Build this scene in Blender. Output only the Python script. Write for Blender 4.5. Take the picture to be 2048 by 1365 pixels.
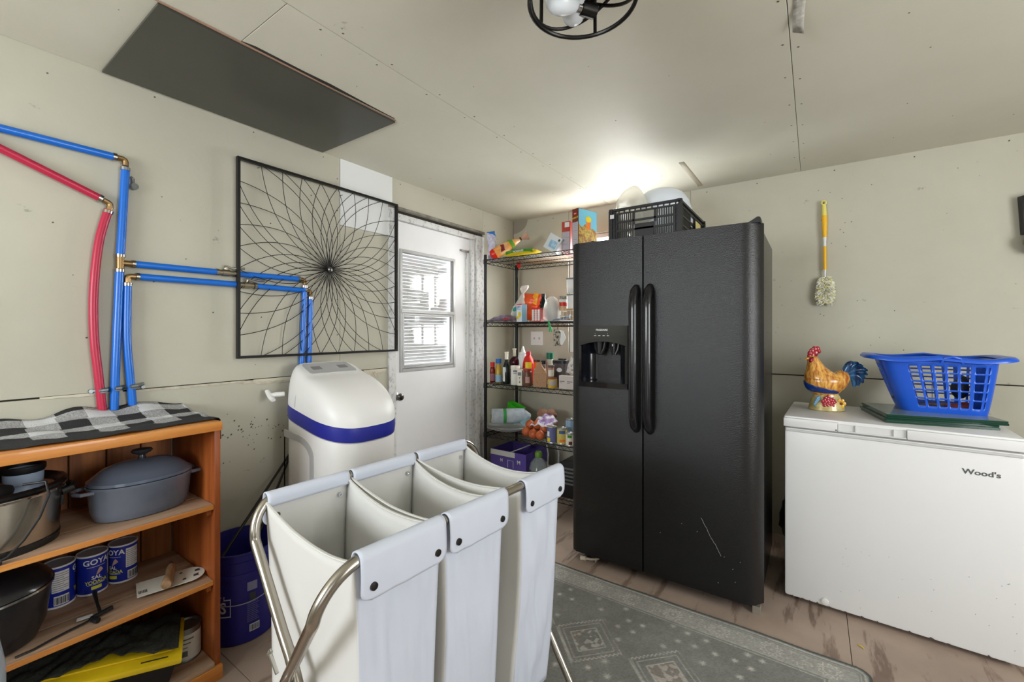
import bpy, bmesh, math, random
import numpy as np
from mathutils import Vector, Matrix, noise
random.seed(7)
PI = math.pi
S = bpy.context.scene
COL = S.collection
for o in list(bpy.data.objects): bpy.data.objects.remove(o)

# ------------------------------------------------------------------ camera
CZ = 1.27
YAW = 0.60779
FPX = 867.8
cam_d = bpy.data.cameras.new('camera'); cam = bpy.data.objects.new('camera', cam_d); COL.objects.link(cam)
cam.location = (0, 0, CZ); cam.rotation_euler = (PI/2, 0, YAW)
cam_d.sensor_width = 36; cam_d.lens = 36*FPX/2048; cam_d.shift_y = -19.4/2048; cam_d.clip_start = .02
S.camera = cam

# ------------------------------------------------------------------ world, lights, exposure
w = bpy.data.worlds.new('world'); S.world = w; w.use_nodes = True
bg = w.node_tree.nodes['Background']; bg.inputs[0].default_value = (.90, .95, 1.0, 1); bg.inputs[1].default_value = 5.0
def area(name, loc, aim, sx, sy, power, col=(1, 1, 1)):
    l = bpy.data.lights.new(name, 'AREA'); l.shape = 'RECTANGLE'; l.size = sx; l.size_y = sy; l.energy = power; l.color = col
    o = bpy.data.objects.new(name, l); COL.objects.link(o); o.location = loc
    o.rotation_euler = (Vector(aim)-Vector(loc)).to_track_quat('-Z', 'Y').to_euler()
    return o
area('daylight_right_window', (2.12, 1.05, 1.45), (-2, 2.2, 1.64), 1.5, 1.1, 43, (.97, .985, 1.0))
area('daylight_front_window', (-1.25, -1.70, 1.52), (-1.5, 3, 1.62), 1.1, .75, 33, (.90, .95, 1.0))
area('fill_behind_camera', (.95, -1.70, 1.2), (-.9, 3, 1.9), 1.7, 1.7, 9, (.94, .97, 1.0))  # added soft fill from behind the camera; no opening is built there
area('daylight_back_window', (-1.26, 3.29, 1.57), (-1.1, 1.0, 1.35), .74, .92, 21, (1.0, .985, .95))
S.view_settings.view_transform = 'Standard'; S.view_settings.look = 'None'
S.view_settings.gamma = 1; S.view_settings.exposure = 0.66
try: S.view_settings.use_curve_mapping = False
except Exception: pass

# ------------------------------------------------------------------ helpers
def lin(c):
    return tuple((x/12.92 if x <= .04045 else ((x+.055)/1.055)**2.4) for x in (v/255 for v in c))
MATS = {}
def mat(name, rgb, rough=.5, metal=0., var=0., scale=6., bump=0., bscale=None, rgb2=None, stretch=None, alpha=1., trans=0., ior=1.45, coat=0., emit=0., detail=5, attr=None, thr=None, spec=None, sub=0.):
    if name in MATS: return MATS[name]
    m = bpy.data.materials.new(name); m.use_nodes = True; nt = m.node_tree; N = nt.nodes; L = nt.links
    b = N['Principled BSDF']; c = lin(rgb)
    b.inputs['Base Color'].default_value = (*c, 1); b.inputs['Roughness'].default_value = rough; b.inputs['Metallic'].default_value = metal
    b.inputs['Alpha'].default_value = alpha; b.inputs['Transmission Weight'].default_value = trans; b.inputs['IOR'].default_value = ior
    b.inputs['Coat Weight'].default_value = coat
    if spec is not None: b.inputs['Specular IOR Level'].default_value = spec
    if emit: b.inputs['Emission Color'].default_value = (*c, 1); b.inputs['Emission Strength'].default_value = emit
    tc = N.new('ShaderNodeTexCoord'); mp = N.new('ShaderNodeMapping'); L.new(tc.outputs['Object'], mp.inputs[0])
    if stretch: mp.inputs['Scale'].default_value = stretch
    if attr:
        a = N.new('ShaderNodeAttribute'); a.attribute_name = attr; L.new(a.outputs['Color'], b.inputs['Base Color'])
    elif var or rgb2:
        n = N.new('ShaderNodeTexNoise'); n.inputs['Scale'].default_value = scale; n.inputs['Detail'].default_value = detail; n.inputs['Roughness'].default_value = .6
        L.new(mp.outputs[0], n.inputs['Vector'])
        r = N.new('ShaderNodeValToRGB'); L.new(n.outputs['Fac'], r.inputs[0]); L.new(r.outputs[0], b.inputs['Base Color'])
        c2 = lin(rgb2) if rgb2 else tuple(x*(1-var) for x in c)
        lo, hi = thr or (.3, .7)
        r.color_ramp.elements[0].position = lo; r.color_ramp.elements[1].position = hi
        r.color_ramp.elements[0].color = (*c2, 1); r.color_ramp.elements[1].color = (*c, 1)
    if bump:
        n2 = N.new('ShaderNodeTexNoise'); n2.inputs['Scale'].default_value = bscale or scale*4; n2.inputs['Detail'].default_value = 3
        L.new(mp.outputs[0], n2.inputs['Vector']); bm_ = N.new('ShaderNodeBump'); bm_.inputs['Strength'].default_value = bump; bm_.inputs['Distance'].default_value = .004
        L.new(n2.outputs['Fac'], bm_.inputs['Height']); L.new(bm_.outputs[0], b.inputs['Normal'])
    MATS[name] = m
    return m
def drywall(name, rgb, dark, scuff=.62, paint=.25):
    """painted drywall: faint mottling, roller streaks and scuffs of their own shape"""
    m = mat(name, rgb, .62, var=.0, bump=.10, bscale=60, rgb2=dark, scale=1.6, thr=(.25, .75))
    nt = m.node_tree; N = nt.nodes; L = nt.links; b = N['Principled BSDF']
    base = b.inputs['Base Color'].links[0].from_socket
    tc = next(n for n in N if n.type == 'TEX_COORD')
    n = N.new('ShaderNodeTexNoise'); n.inputs['Scale'].default_value = 9; n.inputs['Detail'].default_value = 9; n.inputs['Roughness'].default_value = .68
    mp = N.new('ShaderNodeMapping'); mp.inputs['Scale'].default_value = (1, 1, 1.5); L.new(tc.outputs['Object'], mp.inputs[0]); L.new(mp.outputs[0], n.inputs['Vector'])
    r = N.new('ShaderNodeValToRGB'); r.color_ramp.elements[0].position = scuff+.06; r.color_ramp.elements[0].color = (0, 0, 0, 1); r.color_ramp.elements[1].position = scuff+.10; r.color_ramp.elements[1].color = (1, 1, 1, 1)
    L.new(n.outputs['Fac'], r.inputs[0])
    mx = N.new('ShaderNodeMix'); mx.data_type = 'RGBA'; L.new(base, mx.inputs[6]); mx.inputs[7].default_value = (*[x*.45 for x in lin(dark)], 1)
    mul = N.new('ShaderNodeMath'); mul.operation = 'MULTIPLY'; mul.inputs[1].default_value = .55; L.new(r.outputs[0], mul.inputs[0]); L.new(mul.outputs[0], mx.inputs[0])
    L.new(mx.outputs[2], b.inputs['Base Color'])
    return m
def wood(name, a, b2, axis=1, rough=.45, s=14, coat=0.):
    st = [s, s, s]; st[axis] = s*.07
    return mat(name, a, rough, rgb2=b2, scale=1.0, stretch=st, thr=(.36, .66), bump=.15, bscale=3, coat=coat, detail=8)

TM = {}
def basem(o): return TM.get(o.name, Matrix())
def tag(o, label=None, cat=None, group=None, kind=None):
    if label: o['label'] = label
    if cat: o['category'] = cat
    if group: o['group'] = group
    if kind: o['kind'] = kind
    return o
def thing(name, label, cat, loc=(0, 0, 0), rz=0., group=None, rot=None):
    o = bpy.data.objects.new(name, None); COL.objects.link(o); o.empty_display_size = .05
    o.location = loc; o.rotation_euler = rot or (0, 0, rz)
    TM[o.name] = Matrix.Translation(loc) @ o.rotation_euler.to_matrix().to_4x4()
    return tag(o, label, cat, group)
def rotm(rx=0, ry=0, rz=0):
    return (Matrix.Rotation(rz, 3, 'Z') @ Matrix.Rotation(ry, 3, 'Y') @ Matrix.Rotation(rx, 3, 'X'))
class MB:
    def __init__(s): s.v = []; s.f = []; s.m = []
    def add(s, vs, fs, m=0):
        k = len(s.v); s.v += [tuple(v) for v in vs]; s.f += [tuple(k+i for i in f) for f in fs]; s.m += [m]*len(fs); return s
    def box(s, c, d, R=None, m=0):
        hx, hy, hz = d[0]/2, d[1]/2, d[2]/2
        vs = [Vector((x, y, z)) for x in (-hx, hx) for y in (-hy, hy) for z in (-hz, hz)]
        if R is not None: vs = [R @ v for v in vs]
        vs = [v+Vector(c) for v in vs]
        return s.add(vs, [(0, 1, 3, 2), (4, 6, 7, 5), (0, 4, 5, 1), (2, 3, 7, 6), (0, 2, 6, 4), (1, 5, 7, 3)], m)
    def b2(s, lo, hi, m=0): return s.box([(a+b)/2 for a, b in zip(lo, hi)], [b-a for a, b in zip(lo, hi)], None, m)
    def rings(s, rings, closed=True, cap0=True, cap1=True, m=0, loop=False):
        n = len(rings[0]); k = len(s.v)
        for r in rings: s.v += [tuple(p) for p in r]
        R = len(rings)
        for i in range(R if loop else R-1):
            for j in range(n if closed else n-1):
                a = k+i*n+j; b = k+i*n+(j+1) % n; i2 = (i+1) % R
                s.f.append((a, b, k+i2*n+(j+1) % n, k+i2*n+j)); s.m.append(m)
        if cap0 and closed and not loop: s.f.append(tuple(k+j for j in reversed(range(n)))); s.m.append(m)
        if cap1 and closed and not loop: s.f.append(tuple(k+(R-1)*n+j for j in range(n))); s.m.append(m)
        return s
    def tube(s, pts, r, n=8, m=0, closed=False, flat=None):
        pts = [Vector(p) for p in pts]; N = len(pts); out = []; up = None
        for i, p in enumerate(pts):
            if closed: t = pts[(i+1) % N]-pts[i-1]
            else: t = pts[min(i+1, N-1)]-pts[max(i-1, 0)]
            t.normalize()
            if up is None: up = Vector((0, 0, 1)) if abs(t.z) < .9 else Vector((1, 0, 0))
            a = up-t*up.dot(t)
            if a.length < 1e-5: a = t.orthogonal()
            a.normalize(); b = t.cross(a); up = a
            rr = r[i] if isinstance(r, (list, tuple)) else r
            fl = flat or 1.
            out.append([p+(a*math.cos(2*PI*j/n)*fl+b*math.sin(2*PI*j/n))*rr for j in range(n)])
        return s.rings(out, m=m, loop=closed)
    def cyl(s, a, b, r, r2=None, n=20, m=0): return s.tube([a, b], [r, r if r2 is None else r2], n, m)
    def lathe(s, prof, c=(0, 0, 0), n=28, m=0, sx=1., sy=1., R=None, cap0=True, cap1=True):
        out = []
        for r, z in prof:
            ring = [Vector((r*sx*math.cos(2*PI*j/n), r*sy*math.sin(2*PI*j/n), z)) for j in range(n)]
            if R is not None: ring = [R @ p for p in ring]
            out.append([p+Vector(c) for p in ring])
        return s.rings(out, m=m, cap0=cap0, cap1=cap1)
    def ball(s, c, r, n=16, m=0, R=None):
        if isinstance(r, (int, float)): r = (r, r, r)
        prof = [(math.sin(PI*i/(n//2)) if 0 < i < n//2 else .002, -math.cos(PI*i/(n//2))) for i in range(n//2+1)]
        out = []
        for q, z in prof:
            ring = [Vector((q*r[0]*math.cos(2*PI*j/n), q*r[1]*math.sin(2*PI*j/n), z*r[2])) for j in range(n)]
            if R is not None: ring = [R @ p for p in ring]
            out.append([p+Vector(c) for p in ring])
        return s.rings(out, m=m)
    def grid(s, nu, nv, fn, m=0, thick=0):
        k = len(s.v)
        for i in range(nu+1):
            for j in range(nv+1): s.v.append(tuple(fn(i/nu, j/nv)))
        for i in range(nu):
            for j in range(nv):
                a = k+i*(nv+1)+j; s.f.append((a, a+nv+1, a+nv+2, a+1)); s.m.append(m)
        return s
    def prism(s, poly, o, ux, uy, th, m=0):
        """polygon in plane (o; ux,uy) extruded by th along ux x uy"""
        ux = Vector(ux).normalized(); uy = Vector(uy).normalized(); nz = ux.cross(uy); o = Vector(o)
        a = [o+ux*x+uy*y for x, y in poly]; b = [p+nz*th for p in a]
        n = len(poly); vs = a+b
        fs = [tuple(reversed(range(n))), tuple(range(n, 2*n))]+[(i, (i+1) % n, n+(i+1) % n, n+i) for i in range(n)]
        return s.add(vs, fs, m)
    def build(s, name, mats, parent=None, smooth=35, bevel=0., world=False, seg=2, thick=0., sub=0):
        vs = s.v
        if world and parent is not None:
            iv = basem(parent).inverted(); vs = [tuple(iv @ Vector(v)) for v in vs]
        me = bpy.data.meshes.new(name); me.from_pydata(vs, [], s.f)
        if not isinstance(mats, (list, tuple)): mats = [mats]
        for m_ in mats: me.materials.append(m_)
        me.polygons.foreach_set('material_index', s.m)
        bm_ = bmesh.new(); bm_.from_mesh(me)
        bmesh.ops.recalc_face_normals(bm_, faces=bm_.faces)
        if bevel:
            es = [e for e in bm_.edges if len(e.link_faces) == 2 and e.calc_face_angle(0) > .5]
            bmesh.ops.bevel(bm_, geom=es, offset=bevel, segments=seg, affect='EDGES', profile=.6, clamp_overlap=True)
        bm_.to_mesh(me); bm_.free()
        if smooth:
            me.shade_smooth()
            try: me.set_sharp_from_angle(angle=math.radians(smooth))
            except Exception: pass
        o = bpy.data.objects.new(name, me); COL.objects.link(o)
        if parent is not None: o.parent = parent
        if thick:
            md = o.modifiers.new('solid', 'SOLIDIFY'); md.thickness = thick; md.offset = 0
        if sub:
            md = o.modifiers.new('sub', 'SUBSURF'); md.levels = sub; md.render_levels = sub
        return o
def text_verts(txt, size, bold=False, shear=0., space=1., align='CENTER'):
    cu = bpy.data.curves.new('t', 'FONT'); cu.body = txt; cu.size = size; cu.align_x = align; cu.align_y = 'CENTER'
    cu.resolution_u = 3; cu.shear = shear; cu.space_character = space
    if bold: cu.offset = size*.022
    o = bpy.data.objects.new('t', cu); me = bpy.data.meshes.new_from_object(o)
    vs = [tuple(v.co) for v in me.vertices]; fs = [tuple(p.vertices) for p in me.polygons]
    bpy.data.objects.remove(o); bpy.data.curves.remove(cu); bpy.data.meshes.remove(me)
    return vs, fs
def text_on(mb, txt, o, ux, uy, size, m=0, off=.0006, bold=False, shear=0., stretch=1., space=1.):
    vs, fs = text_verts(txt, size, bold, shear, space); o = Vector(o); ux = Vector(ux).normalized(); uy = Vector(uy).normalized(); n = ux.cross(uy)
    mb.add([o+ux*v[0]*stretch+uy*v[1]+n*off for v in vs], fs, m)
def text_cyl(mb, txt, c, r, z, ang, size, m=0, off=.0007, bold=False, tilt=0., stretch=1.):
    """text wrapped round a vertical cylinder, centred at angle ang"""
    vs, fs = text_verts(txt, size, bold)
    out = []
    for x, y, _ in vs:
        x *= stretch
        a = ang+x/r; out.append((c[0]+(r+off)*math.cos(a), c[1]+(r+off)*math.sin(a), c[2]+z+y+x*tilt))
    mb.add(out, fs, m)
def patch_cyl(mb, c, r, z0, z1, a0, a1, m=0, off=.0004, n=10):
    mb.grid(n, 1, lambda u, v: (c[0]+(r+off)*math.cos(a0+(a1-a0)*u), c[1]+(r+off)*math.sin(a0+(a1-a0)*u), c[2]+z0+(z1-z0)*v), m)
def copy_tree(o, loc=None, rz=None):
    c = o.copy(); COL.objects.link(c)
    if loc is not None: c.location = loc
    if rz is not None: c.rotation_euler = (0, 0, rz)
    for ch in list(o.children):
        d = ch.copy(); COL.objects.link(d); d.parent = c
        for g in list(ch.children):
            e = g.copy(); COL.objects.link(e); e.parent = d
    return c
def arc(c, r, a0, a1, n, ax=(1, 0, 0), ay=(0, 0, 1)):
    c = Vector(c); ax = Vector(ax); ay = Vector(ay)
    return [c+ax*r*math.cos(a0+(a1-a0)*i/n)+ay*r*math.sin(a0+(a1-a0)*i/n) for i in range(n+1)]
def sq(n, ex, a, b, c=(0, 0), z=0):
    out = []
    for j in range(n):
        t = 2*PI*j/n; ct, st = math.cos(t), math.sin(t)
        out.append(Vector((c[0]+a*abs(ct)**(2/ex)*(1 if ct > 0 else -1), c[1]+b*abs(st)**(2/ex)*(1 if st > 0 else -1), z)))
    return out
def xs(px, y):
    """x of the sight line through photo column px on the plane y"""
    k = (px-1024)/FPX; s_, c_ = math.sin(YAW), math.cos(YAW)
    return y*(-s_+c_*k)/(c_+s_*k)

# ------------------------------------------------------------------ shared materials
WALL = drywall('wall_paint', (189, 186, 169), (177, 174, 157), .60)
CEIL = drywall('ceiling_paint', (212, 209, 193), (202, 199, 182), .62)
WHITE = mat('white_paint', (226, 226, 222), .45, var=.06, scale=5)
CHIP = mat('chipped_paint', (216, 216, 214), .6, rgb2=(176, 175, 170), scale=38, thr=(.34, .48), bump=.5, bscale=26)
DARKGAP = mat('dark_gap', (52, 46, 38), .9)
BLACKM = mat('black_metal', (26, 25, 24), .45, metal=.3)
BLACKP = mat('black_plastic', (24, 24, 25), .38, bump=.05, bscale=80)
NICKEL = mat('brushed_nickel', (176, 170, 160), .24, metal=1., bump=.02, bscale=200)
CHROME = mat('chrome', (205, 205, 205), .12, metal=1.)
BRASS = mat('brass', (150, 122, 84), .42, metal=1.)
GREYSTEEL = mat('galvanised_steel', (150, 156, 158), .35, metal=.9, var=.25, scale=60)
PRINTD = mat('dark_print', (60, 60, 66), .6)
PRINTW = mat('white_print', (228, 228, 226), .55)
GLASS = mat('clear_glass', (255, 255, 255), .03, trans=1., ior=1.12)
CLEARP = mat('clear_plastic', (236, 236, 234), .2, alpha=.38, spec=.6)

# ================================================================== STRUCTURE
WX, WY, ZC, XR, YF = -2.205, 3.194, 2.25, 2.25, -1.85
def struct(name, mb, m, parent=None, label=None, **k):
    o = mb.build(name, m, parent, **k)
    if parent is None: o['kind'] = 'structure'
    if label: o['label'] = label
    return o
G = .0022
# --- left wall
b = MB()
b.b2((WX-.12, YF-.1, 0), (WX-.012, 1.845, ZC+.1)); b.b2((WX-.12, 2.63, 0), (WX-.012, WY+.1, ZC+.1)); b.b2((WX-.12, 1.845, 2.0), (WX-.012, 2.63, ZC+.1))
wl = struct('wall_left', b, DARKGAP, label='beige painted drywall wall with pipes, wire art and the white door', smooth=0)
def sheetx(y0, y1, z0, z1, m=WALL, x=WX, d=.012, label=None):
    b = MB(); b.b2((x-d, y0+G/2, z0+G/2), (x, y1-G/2, z1-G/2)); o = b.build('drywall_sheet', m, wl, bevel=.0008, seg=1)
    if label: o['label'] = label
    return o
sheetx(YF, .1, 1.04, ZC+.05); sheetx(.1, 1.462, 1.04, ZC+.05)
sheetx(1.462, 1.836, 1.873, ZC+.05, mat('white_board', (222, 224, 222), .5), WX+.001, label='bright white patch board above the wire art corner')
sheetx(1.462, 1.80, 1.04, 1.873); sheetx(1.836, 2.757, 2.055, ZC+.05); sheetx(2.757, WY, 0, ZC+.05)
sheetx(YF, .1, 0, 1.036); sheetx(.1, 1.80, 0, 1.036)
# torn drywall paper below the joint
TORN = mat('torn_gypsum', (168, 160, 140), .9, rgb2=(206, 200, 182), scale=30, bump=.5, bscale=60)
TORN2 = mat('loose_paper', (200, 194, 174), .8)
def torn(y0, y1, z, h, m, seed):
    rnd = random.Random(seed); n = 16; top = []; bot = []
    for i in range(n+1):
        y = y0+(y1-y0)*i/n; e = math.sin(PI*i/n)**.5 if 0 < i < n else 0
        top.append((y, z)); bot.append((y, z-.003-h*e*rnd.uniform(.35, 1)))
    b = MB(); b.rings([[(WX-.003, t_[0], t_[1]+.002), (WX+.0015, t_[0], t_[1]+.002), (WX+.0030, q_[0], q_[1]), (WX-.003, q_[0], q_[1])] for t_, q_ in zip(top, bot)]); return b.build('torn_paper', m, wl, smooth=0)
torn(.55, .96, 1.036, .008, TORN, 1); torn(.93, 1.3, 1.034, .026, TORN, 2); torn(1.0, 1.2, 1.036, .014, TORN2, 3)
torn(1.62, 1.79, 1.036, .045, TORN, 5); torn(1.66, 1.79, 1.036, .022, TORN2, 8)
torn(1.50, 1.60, 1.036, .012, TORN2, 11); torn(.30, .52, 1.038, .006, TORN2, 12)
# --- back wall with the window behind the fridge
WIN = (-1.655, -.86, 1.10, 2.045)
b = MB()
for lo, hi in (((WX-.1, WY+.012, -.0), (WIN[0], WY+.12, ZC+.1)), ((WIN[1], WY+.012, 0), (XR+.1, WY+.12, ZC+.1)), ((WIN[0], WY+.012, 0), (WIN[1], WY+.12, WIN[2])), ((WIN[0], WY+.012, WIN[3]), (WIN[1], WY+.12, ZC+.1))): b.b2(lo, hi)
wb = struct('wall_back', b, DARKGAP, label='beige drywall wall behind the refrigerator and freezer', smooth=0)
def sheety(x0, x1, z0, z1):
    b = MB(); b.b2((x0+G/2, WY, z0+G/2), (x1-G/2, WY+.012, z1-G/2)); return b.build('drywall_sheet', WALL, wb, bevel=.0008, seg=1)
sheety(WX, WIN[0], 1.0, ZC+.05); sheety(WIN[0], WIN[1], WIN[3], ZC+.05); sheety(WIN[1], -.706, 1.0, ZC+.05); sheety(-.706, XR, 1.002, ZC+.05)
sheety(WX, .52, 0, .997); sheety(.52, XR, 0, .998); sheety(WIN[0], WIN[1], 1.0, WIN[2])
win = bpy.data.objects.new('window_1', None); COL.objects.link(win); win.location = ((WIN[0]+WIN[1])/2, WY+.05, WIN[2]); TM['window_1'] = Matrix.Translation(win.location)
tag(win, 'bright daylight window partly hidden behind the wire shelving and refrigerator', kind='structure')
b = MB()
for lo, hi in (((WIN[0], WY+.02, WIN[2]), (WIN[0]+.035, WY+.09, WIN[3])), ((WIN[1]-.035, WY+.02, WIN[2]), (WIN[1], WY+.09, WIN[3])), ((WIN[0]+.035, WY+.02, WIN[2]), (WIN[1]-.035, WY+.09, WIN[2]+.035)), ((WIN[0]+.035, WY+.02, WIN[3]-.035), (WIN[1]-.035, WY+.09, WIN[3])), (((WIN[0]+WIN[1])/2-.014, WY+.035, WIN[2]+.035), ((WIN[0]+WIN[1])/2+.014, WY+.075, WIN[3]-.035))): b.b2(lo, hi)
b.build('window_frame', WHITE, win, world=True)
for x0, x1 in ((WIN[0]+.035, (WIN[0]+WIN[1])/2-.014), ((WIN[0]+WIN[1])/2+.014, WIN[1]-.035)):
    b = MB(); b.b2((x0, WY+.053, WIN[2]+.035), (x1, WY+.057, WIN[3]-.035)); b.build('pane', GLASS, win, world=True, smooth=0)
# --- other walls (outside the picture) and floor
b = MB(); b.b2((XR, YF, 0), (XR+.1, WY+.1, ZC+.1)); struct('wall_right', b, WALL, label='beige drywall wall on the right side of the room', smooth=0)
b = MB(); b.b2((WX-.1, YF-.1, 0), (XR+.1, YF, ZC+.1)); struct('wall_front', b, WALL, label='beige drywall wall behind the viewpoint', smooth=0)
# --- ceiling sheets
b = MB(); b.b2((WX-.1, YF-.1, ZC+.012), (XR+.1, WY+.1, ZC+.1)); ce = struct('ceiling', b, DARKGAP, label='low beige drywall ceiling with seams and screw marks', smooth=0)
def sheetz(x0, x1, y0, y1):
    b = MB(); b.b2((x0+G/2, y0+G/2, ZC), (x1-G/2, y1-G/2, ZC+.012)); return b.build('drywall_sheet', CEIL, ce, bevel=.0008, seg=1)
sheetz(WX, -1.2925, YF, .681); sheetz(WX, -1.2925, .681, WY); sheetz(-1.2925, -.066, YF, WY); sheetz(-.066, 1.16, YF, WY); sheetz(1.16, XR, YF, WY)
# nail marks, joined (each a few pixels)
HOLE = mat('screw_hole', (92, 84, 68), .8)
def dots(parent, pts, nrm, name='screw_marks'):
    b = MB(); n = Vector(nrm); a = n.orthogonal().normalized(); c = n.cross(a)
    for p, r in pts:
        p = Vector(p)+n*.0006; th = random.random()*6
        b.add([p+(a*math.cos(th+2*PI*k/7)+c*.8*math.sin(th+2*PI*k/7))*r for k in range(7)], [tuple(range(7))])
    o = b.build(name, HOLE, parent, smooth=0); o['kind'] = 'stuff'
pts = []
for i in range(14):
    y = .1+i*.235
    for xx in (-1.2925, -.066): pts += [((xx-.022+random.uniform(-.004, .004), y+random.uniform(-.02, .02), ZC), .0045), ((xx+.022, y+.05*random.random(), ZC), .0045)]
for i in range(26): pts.append(((random.uniform(-1.9, 1.2), random.uniform(.4, 3.1), ZC), random.uniform(.002, .004)))
for x in (.33, .74): pts += [((x, y, ZC), .0035) for y in (1.2, 1.6, 2.05, 2.5, 2.9)]
dots(ce, pts, (0, 0, -1))
pts = []
for z in (1.25, 1.45, 1.7, 1.95, 2.13): pts += [((WX, 1.445, z), .004), ((WX, 2.775, z), .004)]
for y in (.2, .62, 1.0, 1.36, 1.9, 2.3, 2.6): pts.append(((WX, y, 2.225), .004))
for i in range(34): pts.append(((WX, random.uniform(.22, 1.75), random.uniform(.55, 2.2)), random.uniform(.0015, .004)))
for i in range(46): pts.append(((WX, random.gauss(1.02, .1), random.gauss(.80, .035)), random.uniform(.002, .0055)))
for i in range(14): pts.append(((WX, random.gauss(.80, .05), random.gauss(.62, .08)), random.uniform(.002, .006)))
dots(wl, [p for p in pts if p[0][1] < 1.79 or p[0][2] > 2.06], (1, 0, 0))
pts = []
for x in (-1.95, -1.8, -1.6, -.6, -.3, .1, .45, .8): pts.append(((x, WY, 2.222), .0045))
for i in range(44): pts.append(((random.uniform(-.2, 1.0), WY, random.uniform(.9, 2.2)), random.uniform(.0012, .0034)))
for i in range(8): pts.append(((random.gauss(.15, .04), WY, random.gauss(1.9, .06)), .003))
dots(wb, pts, (0, -1, 0))
# peeling tape on the ceiling
b = MB(); b.grid(8, 3, lambda u, v: (-.052+.030*v+.004*math.sin(5*u), 1.43+.235*u, ZC-.001-.035*max(0, u-.55)**1.3*(1+v)*1.2))
b.build('peeling_tape', mat('joint_tape', (206, 204, 196), .7, rgb2=(140, 132, 118), scale=40), ce, thick=.0012)
b = MB(); b.grid(5, 2, lambda u, v: (-.615-.03*v+.005*u, 2.62+.50*u, ZC-.0008)); b.build('tape_strip', mat('old_tape', (170, 162, 142), .7), ce, thick=.0006)
# corner bits
b = MB(); b.grid(12, 1, lambda u, v: (WX+.002+.15*u, WY-.001, ZC-.002-(.11*math.sqrt(max(0, 1-u*u)))*v)); b.build('grey_corner_patch', mat('corner_patch_grey', (150, 142, 126), .8), wb, smooth=0)  # rounded grey patch in the top corner, darker than the wall paint

# --- plywood floor
PLY = mat('plywood', (172, 154, 140), .6, rgb2=(96, 74, 64), scale=1, stretch=(12, 1.8, 1), thr=(.40, .46), bump=.12, bscale=20, detail=6)
nt = PLY.node_tree; N = nt.nodes; L = nt.links; bb = N['Principled BSDF']; base = bb.inputs['Base Color'].links[0].from_socket
n_ = N.new('ShaderNodeTexNoise'); n_.inputs['Scale'].default_value = 3.5; n_.inputs['Detail'].default_value = 8; tc_ = next(n for n in N if n.type == 'TEX_COORD'); L.new(tc_.outputs['Object'], n_.inputs['Vector'])
r_ = N.new('ShaderNodeValToRGB'); r_.color_ramp.elements[0].position = .35; r_.color_ramp.elements[0].color = (*lin((122, 104, 90)), 1); r_.color_ramp.elements[1].position = .65; r_.color_ramp.elements[1].color = (*lin((164, 144, 128)), 1); L.new(n_.outputs['Fac'], r_.inputs[0])
mx_ = N.new('ShaderNodeMix'); mx_.data_type = 'RGBA'; mx_.inputs[0].default_value = .5; L.new(base, mx_.inputs[6]); L.new(r_.outputs[0], mx_.inputs[7]); L.new(mx_.outputs[2], bb.inputs['Base Color'])
b = MB(); b.b2((WX-.1, YF-.1, -.1), (XR+.1, WY+.1, -.012)); fl = struct('floor', b, DARKGAP, label='bare plywood floor with dark grain streaks', smooth=0)
for x0, x1, y0, y1 in ((WX, -1.1, YF, .75), (WX, -1.1, .75, WY), (-1.1, .12, YF, WY), (.12, 1.34, YF, WY), (1.34, XR, YF, WY)):
    b = MB(); b.b2((x0+.001, y0+.001, -.012), (x1-.001, y1-.001, 0)); b.build('plywood_sheet', PLY, fl, bevel=.001, seg=1)

# --- the door
d1 = bpy.data.objects.new('door_1', None); COL.objects.link(d1); d1.location = (WX-.02, 2.23, 0); TM['door_1'] = Matrix.Translation(d1.location)
tag(d1, 'white exterior door with a two-pane window and blinds, scuffed edges', kind='structure')
DY0, DY1, DZ = 1.858, 2.612, 1.99
wy0, wy1, wz0, wz1 = 1.918, 2.436, 1.008, 1.805
DX = WX-.022
DOORP = mat('door_white', (236, 236, 236), .35, var=.05, scale=3, bump=.03, bscale=30)
b = MB()
for lo, hi in (((DX-.04, DY0, .012), (DX, wy0, DZ)), ((DX-.04, wy1, .012), (DX, DY1, DZ)), ((DX-.04, wy0, .012), (DX, wy1, wz0)), ((DX-.04, wy0, wz1), (DX, wy1, DZ))): b.b2(lo, hi)
b.build('door_leaf', DOORP, d1, world=True, smooth=0)
ALU = mat('aluminium_trim', (172, 172, 170), .4, metal=.55, var=.1, scale=20)
def frame_yz(mb, y0, y1, z0, z1, w_, x0, x1):
    mb.b2((x0, y0, z0), (x1, y0+w_, z1)); mb.b2((x0, y1-w_, z0), (x1, y1, z1)); mb.b2((x0, y0+w_, z0), (x1, y1-w_, z0+w_)); mb.b2((x0, y0+w_, z1-w_), (x1, y1-w_, z1))
b = MB(); frame_yz(b, wy0-.008, wy1+.008, wz0-.008, wz1+.008, .022, DX-.03, DX+.008); b.b2((DX-.028, wy0, 1.392), (DX+.010, wy1, 1.416))
wf = b.build('window_frame', ALU, d1, world=True, bevel=.002, seg=1)
b = MB(); frame_yz(b, wy0+.016, wy1-.016, wz0+.016, 1.392, .016, DX-.02, DX+.004); b.build('lower_sash', ALU, d1, world=True, bevel=.0015, seg=1)
for z0, z1 in ((wz0+.03, 1.385), (1.42, wz1-.014)):
    b = MB(); b.b2((DX-.012, wy0+.015, z0), (DX-.009, wy1-.015, z1)); b.build('pane', mat('window_glass', (255, 255, 255), .01, trans=1., ior=1.5), d1, world=True, smooth=0)
SLAT = mat('blind_slat', (240, 240, 238), .5)
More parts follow.
